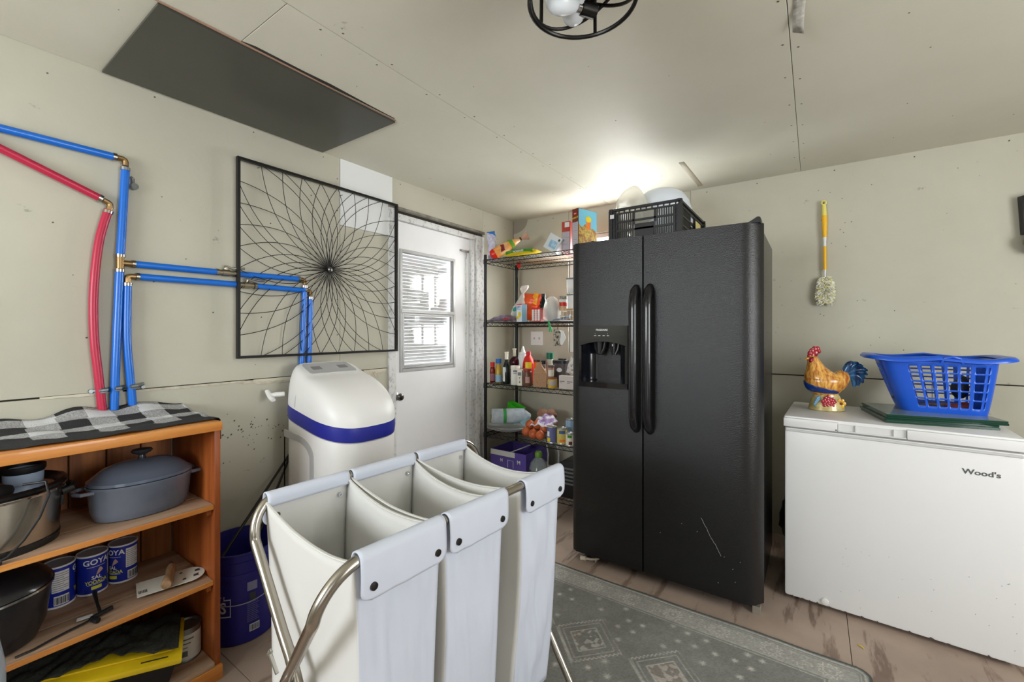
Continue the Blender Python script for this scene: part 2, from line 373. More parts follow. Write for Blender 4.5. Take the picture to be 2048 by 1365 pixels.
b = MB(); pf_ = [(.004*math.cos(t)+.010*0-.0035+.28*.0, .0128*math.sin(t)) for t in [-1.45+2.9*i/5 for i in range(6)]]; R0_ = rotm(ry=.16); b.rings([[R0_ @ Vector((x, y, z)) for x, z in pf_]+[R0_ @ Vector((x-.0007, y, z)) for x, z in pf_[::-1]] for y in (-.28, .28)]); sl0 = b.build('blind_slat', SLAT, d1, smooth=0)
z = wz0+.0; first = True
while z < wz1+.03:
    o = sl0 if first else sl0.copy()
    if not first: COL.objects.link(o)
    first = False; o.location = (DX-.062-d1.location.x, (wy0+wy1)/2+.002-2.23, z); z += .0235
b = MB(); b.cyl((DX-.055, 2.33, 1.72), (DX-.055, 2.33, 1.45), .003, n=6); b.build('blind_wand', SLAT, d1, world=True)
b = MB(); b.lathe([(.004, .0), (.024, .0), (.026, .004), (.012, .010), (.011, .022), (.022, .032), (.025, .045), (.019, .056), (.004, .06)], (DX, 1.882, .846), n=20, R=rotm(ry=PI/2)); kn = b.build('door_knob', mat('aged_chrome', (150, 148, 144), .2, metal=1.), d1, world=True)
b = MB(); b.cyl((DX+.0601, 1.882, .846), (DX+.0606, 1.882, .846), .008, n=12); k2 = b.build('keyhole', DARKGAP, d1, world=True)
b = MB(); b.b2((DX, 2.50, 1.885), (DX+.008, 2.60, 1.90)); b.box((DX+.010, 2.55, 1.893), (.010, .09, .006), rotm(rx=.1)); b.tube([(DX+.012, 2.56, 1.89), (DX+.014, 2.565, 1.86), (DX+.012, 2.56, 1.83)], .003, 6); b.build('door_latch', mat('grimy_steel', (140, 138, 132), .4, metal=.8), d1, world=True)
b = MB(); b.b2((DX, 2.565, .05), (DX+.006, 2.575, 1.84)); b.build('weather_strip', CHIP, d1, world=True)
# casings
t = MB(); t.b2((WX-.03, 1.80, 0), (WX+.012, 1.857, 2.055)); struct('trim_2', t, CHIP, label='chipped white door casing on the latch side', bevel=.002)
t = MB(); t.b2((WX-.03, 2.613, 0), (WX-.004, 2.665, 2.0)); t.b2((WX-.012, 2.665, 0), (WX+.014, 2.755, 2.03)); struct('trim_3', t, CHIP, label='wide chipped white door casing beside the wire shelving', bevel=.002)
t = MB(); t.b2((WX-.03, 1.857, 1.992), (WX+.006, 2.665, 2.032)); struct('trim_4', t, CHIP, label='white head casing over the door', bevel=.002)
t = MB(); t.b2((WX-.01, 1.80, 2.0565), (WX+.010, 2.77, 2.075)); struct('trim_5', t, mat('mottled_batten', (150, 146, 134), .8, rgb2=(96, 90, 78), scale=14), label='thin mottled grey-brown batten above the door casing', bevel=.001)  # strip mottled in two grey-browns, darker than the casing

# --- attic hatch board
HB = mat('hatch_board', (70, 70, 62), .30, var=.12, scale=2.5)
th = thing('attic_hatch', 'dark grey glossy board covering the ceiling opening over the pipes', 'hatch', (-1.895, .90, ZC))
b = MB(); b.b2((-2.19, .457, ZC-.009), (-1.600, 1.348, ZC-.0008)); b.build('hatch_panel', HB, th, world=True, bevel=.001, seg=1)
b = MB(); b.prism([(.68, -1.592), (1.33, -1.586), (1.33, -1.5815), (1.2, -1.579), (1.0, -1.570), (.90, -1.575), (.72, -1.574), (.68, -1.584)], (0, 0, ZC-.0005), (0, 1, 0), (1, 0, 0), .0008); b.build('opening_gap', DARKGAP, th, world=True, smooth=0)
b = MB(); b.prism([(.20, -1.597), (1.345, -1.597), (1.345, -1.590), (1.1, -1.592), (.9, -1.588), (.6, -1.586), (.4, -1.59), (.20, -1.588)], (0, 0, ZC-.001), (0, 1, 0), (1, 0, 0), .0012); b.build('torn_edge', mat('raw_edge', (176, 140, 118), .9), th, world=True, smooth=0)

# ================================================================== RUG (printed pattern in a colour attribute)
RX0, RX1, RY0, RY1 = -1.27, .175, .70, 2.078
STEP = .0042
nx = int((RX1-RX0)/STEP)+1; ny = int((RY1-RY0)/STEP)+1
gx = np.linspace(RX0, RX1, nx); gy = np.linspace(RY0, RY1, ny); GX, GY = np.meshgrid(gx, gy, indexing='ij')
rng = np.random.default_rng(3)
def vnoise(X, Y, s, seed):
    r = np.random.default_rng(seed); T = r.random((64, 64)); x = X*s; y = Y*s; xi = np.floor(x).astype(int); yi = np.floor(y).astype(int); fx = x-xi; fy = y-yi; fx = fx*fx*(3-2*fx); fy = fy*fy*(3-2*fy)
    g = lambda a, c: T[a % 64, c % 64]
    return (g(xi, yi)*(1-fx)+g(xi+1, yi)*fx)*(1-fy)+(g(xi, yi+1)*(1-fx)+g(xi+1, yi+1)*fx)*fy
nz = .5*vnoise(GX, GY, 9, 1)+.3*vnoise(GX, GY, 30, 2)+.2*vnoise(GX, GY, 90, 3)
light = np.zeros_like(GX)
def add_(m_, a): np.maximum(light, np.clip(m_, 0, 1)*a, out=light)
ed = np.minimum(np.minimum(GX-RX0, RX1-GX), np.minimum(GY-RY0, RY1-GY))
add_(1-np.abs(ed-.020)/.006, .8); add_(1-np.abs(ed-.034)/.004, .5); add_(1-np.abs(ed-.128)/.005, .7); add_(1-np.abs(ed-.142)/.004, .6)
add_(((ed > .04) & (ed < .122)).astype(float), .28)
def rosette(cx, cy, R):
    dx = GX-cx; dy = GY-cy; r = np.hypot(dx, dy); a = np.arctan2(dy, dx)
    add_(1-np.abs(r-R*(.86+.14*np.cos(12*a)))/.006, .95); add_(1-np.abs(r-R*.55)/.005, .8); add_(1-r/(R*.25), .9)
def palmette(cx, cy, R):
    dx = GX-cx; dy = GY-cy; r = np.hypot(dx, dy); a = np.arctan2(dy, dx)
    add_((1-np.abs(r-R*np.abs(np.cos(2.5*a+.6)))/.006), .75); add_((1-np.abs(np.abs(dx)-.6*np.abs(dy)-.01)/.004)*(r < R), .5)
k = 0
x = -1.25+.0
xx = .049
while xx > RX0+.05: rosette(xx, RY1-.083, .040); palmette(xx-.094, RY1-.083, .042); xx -= .188
yy = RY1-.083-.188
while yy > RY0+.1:
    for cx in (RX1-.083, RX0+.083): rosette(cx, yy, .04); palmette(cx, yy+.094, .042)
    yy -= .188
def daisy(cx, cy, R):
    dx = GX-cx; dy = GY-cy; r = np.hypot(dx, dy); a = np.arctan2(dy, dx); add_(1.3-r/(R*(.8+.25*np.cos(8*a))), .75)
field = ed > .15
rg = random.Random(5); light_f = light.copy(); light[:] = 0
for i in range(18):
    for j in range(16):
        cx = RX0+.2+i*.068+(.034 if j % 2 else 0)+rg.uniform(-.01, .01); cy = RY0+.19+j*.068+rg.uniform(-.01, .01)
        if rg.random() < .55: daisy(cx, cy, .014)
meds = [(-.76-.32*0, 1.635), (-.44, 1.63), (-.12, 1.63), (-1.06, 1.635), (-.60, 1.25), (-.28, 1.25), (-.92, 1.25), (-.44, .92), (-.76, .92), (-.12, .92)]
pink = np.zeros_like(GX)
for cx, cy in meds:
    d_ = np.abs(GX-cx)+np.abs(GY-cy)*.95
    light[d_ < .155] *= .12
    sc = .006*np.cos((GX+GY)*260)
    add_(1-np.abs(d_-.140-sc)/.006, .85); add_(1-np.abs(d_-.115)/.004, .65); add_(1-np.abs(d_-.078)/.0045, .9)
    ins = d_ < .075; add_(np.where(ins, vnoise(GX, GY, 70, 9) > .55, 0)*1., .6); pink = np.maximum(pink, np.where(ins, .5, 0)*(vnoise(GX, GY, 8, 4) > .35))
light = np.where(field, light, 0); light = np.maximum(light, light_f)
fade = np.clip(.35+1.1*vnoise(GX, GY, 12, 6), 0, 1)*(.6+.6*vnoise(GX, GY, 120, 8))
L_ = np.clip(light*(.35+.65*fade)*1.35, 0, 1)
c0 = np.array(lin((112, 112, 107))); c0b = np.array(lin((140, 140, 135))); c1 = np.array(lin((190, 187, 179))); cp = np.array(lin((150, 124, 110))); cd = np.array(lin((84, 86, 84)))
basec = c0[None, None]*(1-nz[..., None])+c0b[None, None]*nz[..., None]
brd = ((ed > .04) & (ed < .122))[..., None]; basec = np.where(brd, basec*1.06, basec)
colr = basec*(1-L_[..., None])+c1*L_[..., None]; colr = colr*(1-.5*pink[..., None])+cp*.5*pink[..., None]
colr *= (.86+.28*rng.random(GX.shape))[..., None]
colr = np.where((ed < .010)[..., None], cd, colr)
zz = .008+.004*vnoise(GX, GY, 5, 11)*np.clip(1-ed/.2, 0, 1)+.0012*rng.random(GX.shape)
wob = .006*(vnoise(GX, GY, 6, 12)-.5)*np.clip(1-ed/.15, 0, 1)
# rounded corners
cr = .05
def corner(X, Y):
    ax = np.clip(np.maximum(RX0+cr-X, X-(RX1-cr)), 0, None); ay = np.clip(np.maximum(RY0+cr-Y, Y-(RY1-cr)), 0, None)
    r = np.hypot(ax, ay); s_ = np.where((ax > 0) & (ay > 0), np.minimum(1, cr/np.maximum(r, 1e-6))*np.maximum(ax, ay)/np.maximum(ax, ay), 1)
    m_ = np.where((ax > 0) & (ay > 0), np.maximum(ax, ay)/np.maximum(r, 1e-6), 1)
    X2 = np.where(X > (RX0+RX1)/2, X-ax+ax*m_, X+ax-ax*m_); Y2 = np.where(Y > (RY0+RY1)/2, Y-ay+ay*m_, Y+ay-ay*m_)
    return X2, Y2
X2, Y2 = corner(GX, GY)
co = np.stack([X2, Y2+wob, zz], -1).reshape(-1, 3); nv = len(co)
idx = np.arange(nx*ny).reshape(nx, ny); q = np.stack([idx[:-1, :-1], idx[1:, :-1], idx[1:, 1:], idx[:-1, 1:]], -1).reshape(-1, 4)
me = bpy.data.meshes.new('rug_pile'); me.vertices.add(nv); me.vertices.foreach_set('co', co.ravel().astype('f')); me.loops.add(q.size); me.loops.foreach_set('vertex_index', q.ravel().astype('i')); me.polygons.add(len(q)); me.polygons.foreach_set('loop_start', (np.arange(len(q))*4).astype('i'))
me.update(calc_edges=True); ca = me.color_attributes.new('Col', 'FLOAT_COLOR', 'POINT'); ca.data.foreach_set('color', np.concatenate([np.clip(colr.reshape(-1, 3), 0, 1), np.ones((nv, 1))], 1).ravel().astype('f'))
me.materials.append(mat('rug_print', (120, 120, 116), .95, attr='Col', spec=.1))
rug = thing('area_rug', 'faded grey oriental rug with rosette border in front of the refrigerator', 'rug', ((RX0+RX1)/2, (RY0+RY1)/2, 0))
o = bpy.data.objects.new('rug_pile', me); COL.objects.link(o); o.parent = rug; o.location = (-(RX0+RX1)/2, -(RY0+RY1)/2, 0)
b = MB(); bp = sq(64, 14, (RX1-RX0)/2-.004, (RY1-RY0)/2-.010, ((RX0+RX1)/2, (RY0+RY1)/2-.003), .0); b.rings([bp, [p+Vector((0, 0, .0078)) for p in bp]]); b.build('rug_backing', mat('rug_edge', (84, 88, 84), .95), rug, world=True, smooth=0)

# ================================================================== REFRIGERATOR
FB = mat('fridge_black', (19, 19, 20), .25, bump=.35, bscale=300, var=.0, spec=.6)
def scuffed(m, col, thr, scale, amt=.6, st=(1, 1, 1)):
    nt = m.node_tree; N = nt.nodes; L = nt.links; b = N['Principled BSDF']
    mp = N.new('ShaderNodeMapping'); mp.inputs['Scale'].default_value = st; tc = next(n for n in N if n.type == 'TEX_COORD'); L.new(tc.outputs['Object'], mp.inputs[0])
    n = N.new('ShaderNodeTexNoise'); n.inputs['Scale'].default_value = scale; n.inputs['Detail'].default_value = 8; n.inputs['Roughness'].default_value = .7; L.new(mp.outputs[0], n.inputs['Vector'])
    r = N.new('ShaderNodeValToRGB'); r.color_ramp.elements[0].position = thr; r.color_ramp.elements[1].position = thr+.05; L.new(n.outputs['Fac'], r.inputs[0])
    mx = N.new('ShaderNodeMix'); mx.data_type = 'RGBA'; src = b.inputs['Base Color']
    if src.links: L.new(src.links[0].from_socket, mx.inputs[6])
    else: mx.inputs[6].default_value = src.default_value
    mx.inputs[7].default_value = (*lin(col), 1); mu = N.new('ShaderNodeMath'); mu.operation = 'MULTIPLY'; mu.inputs[1].default_value = amt; L.new(r.outputs[0], mu.inputs[0]); L.new(mu.outputs[0], mx.inputs[0]); L.new(mx.outputs[2], b.inputs['Base Color'])
scuffed(FB, (96, 96, 96), .70, 7, .5)
FX0, FX1, FXS = -1.122, -.182, -.706
fr = thing('refrigerator', 'black side-by-side refrigerator with ice dispenser and worn textured doors', 'refrigerator', ((FX0+FX1)/2, 2.5, 0))
b = MB(); b.b2((FX0+.010, 2.235, .05), (FX1-.012, 2.875, 1.745)); b.build('cabinet', FB, fr, world=True, bevel=.012)
def door_profile(x0, x1, edge_l, edge_r):
    """plan outline of a gently bowed door, rounded on its outer edge"""
    pts = []; n = 18
    for i in range(n+1):
        t = i/n; x = x0+(x1-x0)*t; y = 2.163
        if edge_l: y += .055*max(0, 1-(x-x0)/.055)**2.6
        if edge_r: y += .060*max(0, 1-(x1-x)/.075)**2.4
        y += .004*(2*t-1)**2
        pts.append((x, y))
    return pts
def fdoor(x0, x1, el, er, hole=None):
    pts = door_profile(x0, x1, el, er)
    b = MB()
    def z0(x): return .058
    def ztop(x):
        return 1.752
    if hole is None:
        poly = pts+[(x1, 2.23), (x0, 2.23)]
        b.rings([[Vector((x, y, z)) for x, y in poly] for z in (.058, 1.752)])
    return b
b = fdoor(FXS+.003, FX1, False, True)
dR = b.build('door', FB, fr, world=True, smooth=30, bevel=.003, seg=1); dR['label'] = 'wide right door, mostly bare, scratched low down'
# left door with dispenser hole: stack of slabs around the hole
hx0, hx1, hz0, hz1 = -1.047, -.783, .992, 1.292
pts = door_profile(FX0, FXS-.003, True, False)
def slab(b, xa, xb, za, zb):
    P = [(x, y) for x, y in pts if xa+1e-4 < x < xb-1e-4]
    def yy(x):
        for (x_, y_), (x2_, y2_) in zip(pts, pts[1:]):
            if x_-1e-9 <= x <= x2_+1e-9: return y_+(y2_-y_)*(x-x_)/(x2_-x_)
        return pts[-1][1]
    P = [(xa, yy(xa))]+P+[(xb, yy(xb))]
    poly = P+[(xb, 2.23), (xa, 2.23)]
    b.rings([[Vector((x, y, z)) for x, y in poly] for z in (za, zb)])
b = MB(); xa, xb = FX0, FXS-.003
slab(b, xa, xb, .058, hz0); slab(b, xa, xb, hz1, 1.752); slab(b, xa, hx0, hz0, hz1); slab(b, hx1, xb, hz0, hz1)
dL = b.build('door', FB, fr, world=True, smooth=30); dL['label'] = 'narrow left door holding the ice and water dispenser'
DG = mat('dispenser_gloss', (20, 20, 22), .14, coat=.4)
b = MB()   # bezel with control panel, arched top of the alcove
yF, yB = 2.150, 2.27
arcz = lambda x: 1.192+.024*(1-((x-(hx0+hx1)/2)/((hx1-hx0)/2))**2)
n = 14
top = [(hx0-.004+(hx1-hx0+.008)*i/n) for i in range(n+1)]
b.rings([[(x, yF, arcz(x)), (x, yF-.002, 1.300), (x, yF+.02, 1.300), (x, yF+.02, arcz(x))] for x in top])
b.b2((hx0-.004, yF, .985), (hx0+.010, yF+.02, arcz(hx0))); b.b2((hx1-.010, yF, .985), (hx1+.004, yF+.02, arcz(hx1))); b.b2((hx0-.004, yF-.006, .972), (hx1+.004, yF+.03, 1.000))
bz = b.build('dispenser_bezel', DG, dL, world=False, smooth=30)
for v in bz.data.vertices: v.co = basem(fr).inverted() @ v.co
b = MB(); m = 16
ring = lambda z: [Vector((hx0+.01+(hx1-hx0-.02)*i/m, 2.168+.085*math.sin(PI*i/m)**.55, z)) for i in range(m+1)]
b.rings([ring(.995), ring(1.235)], closed=False); b.add(ring(.9955), [tuple(range(m+1))]); b.add(ring(1.225), [tuple(range(m+1))])
al = b.build('alcove', mat('alcove_gloss', (16, 18, 24), .16, coat=.3), dL)
for v in al.data.vertices: v.co = basem(fr).inverted() @ v.co
b = MB()
for x, s_ in ((-.952, 1.), (-.868, .8)):
    b.tube([(x-.03*s_, 2.20, 1.215), (x-.02*s_, 2.195, 1.180), (x-.004, 2.19, 1.150), (x+.012*s_, 2.19, 1.148), (x+.026*s_, 2.195, 1.175), (x+.032*s_, 2.20, 1.215)], .008, 8)
    b.cyl((x, 2.20, 1.22), (x, 2.195, 1.150), .024*s_, .014*s_, n=14)
lv = b.build('paddle', BLACKP, dL)
for v in lv.data.vertices: v.co = basem(fr).inverted() @ v.co
b = MB(); text_on(b, 'FRIGIDAIRE', (-.918, yF-.0022, 1.277), (1, 0, 0), (0, 0, 1), .013, bold=True)
for i in range(4): b.box((-.955+i*.024, yF-.0026, 1.247), (.012, .0006, .003))
b.box((-.955, yF-.0026, 1.257), (.002, .0006, .002)); b.box((-.885, yF-.0026, 1.257), (.002, .0006, .002)); b.box((-.870, 2.178, 1.197), (.006, .002, .011))
tx = b.build('panel_print', PRINTW, dL, smooth=0); tx['kind'] = 'stuff'
for v in tx.data.vertices: v.co = basem(fr).inverted() @ v.co
# long bowed handles
HM = mat('handle_gloss', (20, 20, 24), .20, coat=.35)
for x, d_ in ((-.738, dL), (-.668, dR)):
    b = MB(); path = []; rad = []
    for i in range(29):
        t = i/28; z = .765+.735*t; e = min(t, 1-t)
        out = .052*min(1, (e/.12))**.55
        path.append((x, 2.160-out, z)); rad.append(.021 if e > .03 else .013+.27*e)
    b.tube(path, rad, 14, flat=.75)
    h = b.build('handle', HM, d_)
    for v in h.data.vertices: v.co = basem(fr).inverted() @ v.co
b = MB(); b.prism([(-.04, 0), (-.02, .016), (.015, .030), (.026, .026), (.028, 0)], (-.215, 2.235, 1.750), (1, 0, 0), (0, 0, 1), -.0); b = MB()
b.rings([[(-.255, y, 1.747), (-.232, y, 1.757), (-.203, y, 1.775), (-.192, y, 1.772), (-.190, y, 1.747)] for y in (2.175, 2.26)]); b.build('hinge_cover', BLACKP, fr, world=True, bevel=.002, seg=1)
b = MB(); b.b2((-1.10, 2.20, 1.745), (-1.0, 2.27, 1.762)); b.build('hinge_cover', BLACKP, fr, world=True, bevel=.004)
b = MB(); b.b2((-1.09, 2.25, .012), (-.22, 2.30, .06)); b.build('base_grille', mat('dark_grille', (18, 18, 18), .7), fr, world=True)
for x in (-1.065, -.212):
    b = MB(); b.b2((x-.016, 2.222, .0), (x+.016, 2.26, .035)); b.cyl((x, 2.24, 0), (x, 2.24, .02), .014, n=12); b.build('levelling_foot', mat('galv_foot', (158, 152, 140), .5, metal=.6), fr, world=True, bevel=.001, seg=1)
b = MB()   # chips and scratches in the door finish, thin bare-metal flecks
rs = random.Random(4)
def fleck(x, z, dx, dz, w_=.0011): b.tube([(x, 2.1628, z), (x+dx/2+.001, 2.1624, z+dz/2), (x+dx, 2.1628, z+dz)], w_, 4)
for i in range(9): fleck(-.43+i*.009+rs.uniform(-.003, .003), .40-i*.017, .010, -.018, .0009)
for x, z in ((-.45, .33), (-.62, .28), (-.30, .20), (-.27, .24), (-.29, .145), (-.36, .12), (-.52, .35), (-.335, .245)): fleck(x, z, .003, .004, .0014)
b.build('scratches', mat('bare_fleck', (130, 130, 128), .5), dR)['kind'] = 'stuff'
for v in bpy.data.objects[dR.children[-1].name].data.vertices: v.co = basem(fr).inverted() @ v.co
# stray pipe fitting on the floor
t_ = thing('pipe_fitting', 'small cream plastic tube fitting lying under the refrigerator edge', 'fitting', (-1.03, 2.215, 0))
b = MB(); b.tube([(-1.06, 2.20, .012), (-1.035, 2.205, .013)], .012, 12); b.tube([(-1.035, 2.205, .012), (-1.01, 2.215, .011), (-.985, 2.225, .014), (-.97, 2.235, .02)], .0065, 8); b.tube([(-.985, 2.225, .012), (-.983, 2.215, .004)], .004, 6); b.build('tube', mat('cream_plastic', (196, 184, 166), .5), t_, world=True)
b = MB(); b.cyl((-1.064, 2.199, .012), (-1.056, 2.2005, .012), .0135, n=12); b.build('collar', mat('cream_plastic', (196, 184, 166), .5), t_, world=True)

# ================================================================== CHEST FREEZER
FW = mat('freezer_white', (216, 216, 215), .30, var=.02, scale=3)
FZ = -.045
fz = thing('chest_freezer', 'low white chest freezer with rust-chipped bottom edge beside the refrigerator', 'freezer', (-.118, 2.428, 0), FZ)
FWd, FDp = .765, .525
b = MB(); b.b2((0.004, .006, .022), (FWd-.004, FDp-.01, .815)); b.build('cabinet', FW, fz, bevel=.010)
b = MB(); b.b2((0.008, .001, .799), (FWd-.008, .012, .809)); b.build('trim_strip', mat('grey_gasket', (190, 190, 188), .5), fz, bevel=.002, seg=1)
b = MB()
RX_ = [.001, .221, .473, FWd-.001]
b.b2((0, .010, .824), (FWd, FDp, .870)); lid = b.build('lid', FW, fz, bevel=.008)
for x0, x1 in ((0, .205), (.435, FWd)):
    b = MB(); b.b2((x0, -.006, .822), (x1, .030, .862)); b.build('lid_lip', FW, fz, bevel=.004)
b = MB(); b.b2((.206, .004, .826), (.434, .03, .855)); b.b2((.206, -.004, .822), (.434, .03, .828)); b.b2((.266, -.003, .826), (.270, .03, .856)); b.b2((.392, -.003, .826), (.396, .03, .856)); b.build('recessed_handle', mat('handle_grey_white', (206, 206, 205), .4), fz, bevel=.0012, seg=1)
b = MB(); b.box((.200, -.0065, .829), (.006, .001, .004)); b.build('lock', DARKGAP, fz, smooth=0)
b = MB(); b.b2((.006, .012, .813), (FWd-.006, FDp-.01, .826)); b.build('gasket', mat('gasket_mid_grey', (150, 150, 148), .8), fz, smooth=0)  # plain grey seal between cabinet and lid
b = MB(); text_on(b, "Wood's", (.648, .0055, .722), (1, 0, 0), (0, 0, 1), .028, bold=True, shear=.0, stretch=1.15); b.build('lettering', mat('badge_grey', (84, 88, 88), .4), fz, smooth=0)
b = MB(); b.lathe([(.004, 0), (.012, .0), (.015, .003), (.013, .008), (.003, .010)], (.160, .006, .045), n=20, R=rotm(rx=PI/2)); b.build('drain_plug', mat('plug_white', (214, 212, 208), .4), fz)
b = MB(); rs = random.Random(3)
x = .03
while x < FWd-.02:
    w_ = rs.uniform(.006, .03); h_ = rs.uniform(.002, .009); b.prism([(0, 0), (w_*.3, h_), (w_*.7, h_*.6), (w_, 0)], (x, .0055, .0225), (1, 0, 0), (0, 0, 1), .0006); x += w_+rs.uniform(.01, .05)
for i in range(26): b.box((rs.uniform(.2, .74), .0053, rs.uniform(.05, .35)), (.0018, .0006, .0018))
b.build('rust_chips', mat('rust_dark', (70, 62, 54), .8), fz, smooth=0)['kind'] = 'stuff'
for x in (.05, FWd-.05):
    for y in (.07, FDp-.06):
        b = MB(); b.cyl((x, y, 0), (x, y, .024), .018, n=12); b.build('foot', BLACKP, fz)

# ================================================================== WIRE WALL ART
art = thing('wall_art', 'large square black wire wall sculpture with a spirograph flower', 'wall art', (WX+.03, 1.377, 1.612))
AY0, AY1, AZ0, AZ1 = .918, 1.838, 1.150, 2.068
AX = WX+.034
b = MB(); c_ = [(AX, AY0, AZ0), (AX, AY1, AZ0), (AX, AY1, AZ1), (AX, AY0, AZ1)]
b.b2((AX-.010, AY0-.006, AZ0-.006), (AX+.010, AY0+.006, AZ1+.006)); b.b2((AX-.010, AY1-.006, AZ0-.006), (AX+.010, AY1+.006, AZ1+.006)); b.b2((AX-.010, AY0+.006, AZ0-.006), (AX+.010, AY1-.006, AZ0+.006)); b.b2((AX-.010, AY0+.006, AZ1-.006), (AX+.010, AY1-.006, AZ1+.006))
b.build('square_frame', BLACKM, art, world=True)
cy, cz = (AY0+AY1)/2, (AZ0+AZ1)/2; hs = (AY1-AY0)/2; per = []
for k in range(1, 9):
    t = -1+2*k/9
    per += [(t, 1), (t, -1), (1, t), (-1, t)]
for (u, v) in per:
    for s_ in (-1, 1):
        p = []
        for i in range(15):
            t = i/14; L0 = math.hypot(u, v); off = s_*.158*L0*4*t*(1-t)*(1.08-.16*t)
            p.append((AX-.004+s_*.0012, cy+hs*(u*t-v*off/L0), cz+hs*(v*t+u*off/L0)))
        b = MB(); b.tube(p, .0017, 5); b.build('wire', BLACKM, art, world=True)
b = MB(); b.lathe([(.002, -.006), (.014, -.006), (.014, .004), (.006, .008), (.002, .008)], (AX, cy, cz), n=14, R=rotm(ry=PI/2)); b.build('centre_boss', mat('boss_steel', (110, 108, 104), .3, metal=1.), art, world=True)
for y, z in ((1.46, AZ1-.03), (AY1-.06, 1.87), (AY0+.1, AZ1-.01)):
    b = MB(); b.tube([(WX, y, z), (AX-.006, y, z)], .002, 6); b.build('mounting_screw', GREYSTEEL, art, world=True)

# ================================================================== WATER PIPES on the left wall
PB = mat('blue_pex', (22, 104, 200), .30, coat=.1); PR = mat('red_pex', (178, 36, 66), .34)
PX = WX+.020
def pipe(name, pts, m, label, r=.0135, smoothn=0):
    o = thing(name, label, 'pipe', (PX, pts[0][0], pts[0][1]), group=None)
    P = [Vector((PX+(q[2] if len(q) > 2 else 0), q[0], q[1])) for q in pts]
    if smoothn:
        out = []
        for i in range(len(P)-1):
            p0 = P[max(i-1, 0)]; p1 = P[i]; p2 = P[i+1]; p3 = P[min(i+2, len(P)-1)]
            for k in range(smoothn):
                t = k/smoothn; out.append(.5*((2*p1)+(-p0+p2)*t+(2*p0-5*p1+4*p2-p3)*t*t+(-p0+3*p1-3*p2+p3)*t**3))
        out.append(P[-1]); P = out
    b = MB(); b.tube(P, r, 14); b.build('tubing', m, o, world=True)
    return o
def ring_at(parent, y, z, d, name='crimp_ring', m=None, r=.0155, L_=.011):
    d = Vector((0, d[0], d[1])).normalized(); c = Vector((PX, y, z)); b = MB(); b.cyl(c-d*L_/2, c+d*L_/2, r, n=16); return b.build(name, m or NICKEL, parent, world=True)
def elbow(parent, y, z, d1_, d2_):
    p = Vector((PX, y, z)); a = Vector((0, *d1_)).normalized()*.024; c = Vector((0, *d2_)).normalized()*.024
    b = MB(); b.tube([p+a, p+a*.4, p+(a+c)*.12, p+c*.4, p+c], .0105, 10); return b.build('elbow', BRASS, parent, world=True)
p1 = pipe('water_pipe', [(.05, 1.936), (.495, 1.934)], PB, 'long horizontal blue pipe at the very top, running off the left edge')
ring_at(p1, .492, 1.934, (1, 0)); elbow(p1, .524, 1.934, (-1, 0), (0, -1))
p2 = pipe('water_pipe', [(.524, 1.905), (.516, 1.72), (.509, 1.555)], PB, 'upper vertical blue pipe between the top elbow and the tee', smoothn=4); ring_at(p2, .523, 1.898, (0, 1)); ring_at(p2, .509, 1.560, (0, 1))
p3 = pipe('water_pipe', [(.507, 1.505), (.500, 1.3), (.494, 1.1), (.490, .945)], PB, 'lower vertical blue pipe from the tee down behind the bookcase, nearest the red hose', smoothn=4); ring_at(p3, .507, 1.503, (0, 1))
b = MB(); b.cyl((PX, .508, 1.555), (PX, .508, 1.51), .0125, n=12); b.cyl((PX, .508, 1.533), (PX, .545, 1.533), .0115, n=12); b.build('tee', BRASS, p3, world=True)
p4 = pipe('water_pipe', [(.552, 1.5335), (.8, 1.534), (.842, 1.535)], PB, 'upper of two parallel horizontal blue pipes, left of its brass valve'); ring_at(p4, .548, 1.5335, (1, 0)); ring_at(p4, .838, 1.535, (1, 0))
def valve(parent, y, z, up=1):
    b = MB(); b.cyl((PX, y-.030, z), (PX, y-.012, z), .0125, n=12); b.cyl((PX, y-.014, z), (PX, y+.014, z), .016, n=12); b.cyl((PX, y+.012, z), (PX, y+.030, z), .0125, n=12); b.cyl((PX, y, z), (PX+.004, y, z+.026), .007, n=10); b.build('valve_body', mat('valve_steel', (170, 160, 140), .3, metal=1.), parent, world=True)
    b = MB(); b.tube([(PX+.008, y-.01, z+.026), (PX+.008, y, z+.028), (PX+.010, y+.03, z+.020), (PX+.012, y+.045, z+.026), (PX+.012, y+.075, z+.026)], .0035, 6, flat=1.6); b.build('valve_lever', CHROME, parent, world=True)
p5 = pipe('water_pipe', [(.905, 1.535), (1.05, 1.538), (1.215, 1.540)], PB, 'upper horizontal blue pipe passing behind the wire art, right of its valve'); valve(p5, .872, 1.535); ring_at(p5, .907, 1.535, (1, 0)); ring_at(p5, 1.212, 1.540, (1, 0)); elbow(p5, 1.242, 1.539, (-1, 0), (0, -1))
p6 = pipe('water_pipe', [(1.243, 1.508), (1.236, 1.3), (1.224, 1.05), (1.222, .99)], PB, 'left of two vertical blue pipes dropping behind the white water softener', smoothn=4); ring_at(p6, 1.243, 1.503, (0, 1))
p7 = pipe('water_pipe', [(.556, 1.485), (.8, 1.486), (.925, 1.486)], PB, 'lower of two parallel horizontal blue pipes, left of the wire art'); ring_at(p7, .560, 1.485, (1, 0)); elbow(p7, .530, 1.484, (1, 0), (0, -1))
p8 = pipe('water_pipe', [(.995, 1.486), (1.2, 1.484), (1.240, 1.483)], PB, 'lower horizontal blue pipe behind the wire art, right of its lever valve'); valve(p8, .960, 1.486); ring_at(p8, .998, 1.486, (1, 0)); elbow(p8, 1.274, 1.482, (-1, 0), (0, -1)); ring_at(p8, 1.245, 1.483, (1, 0))
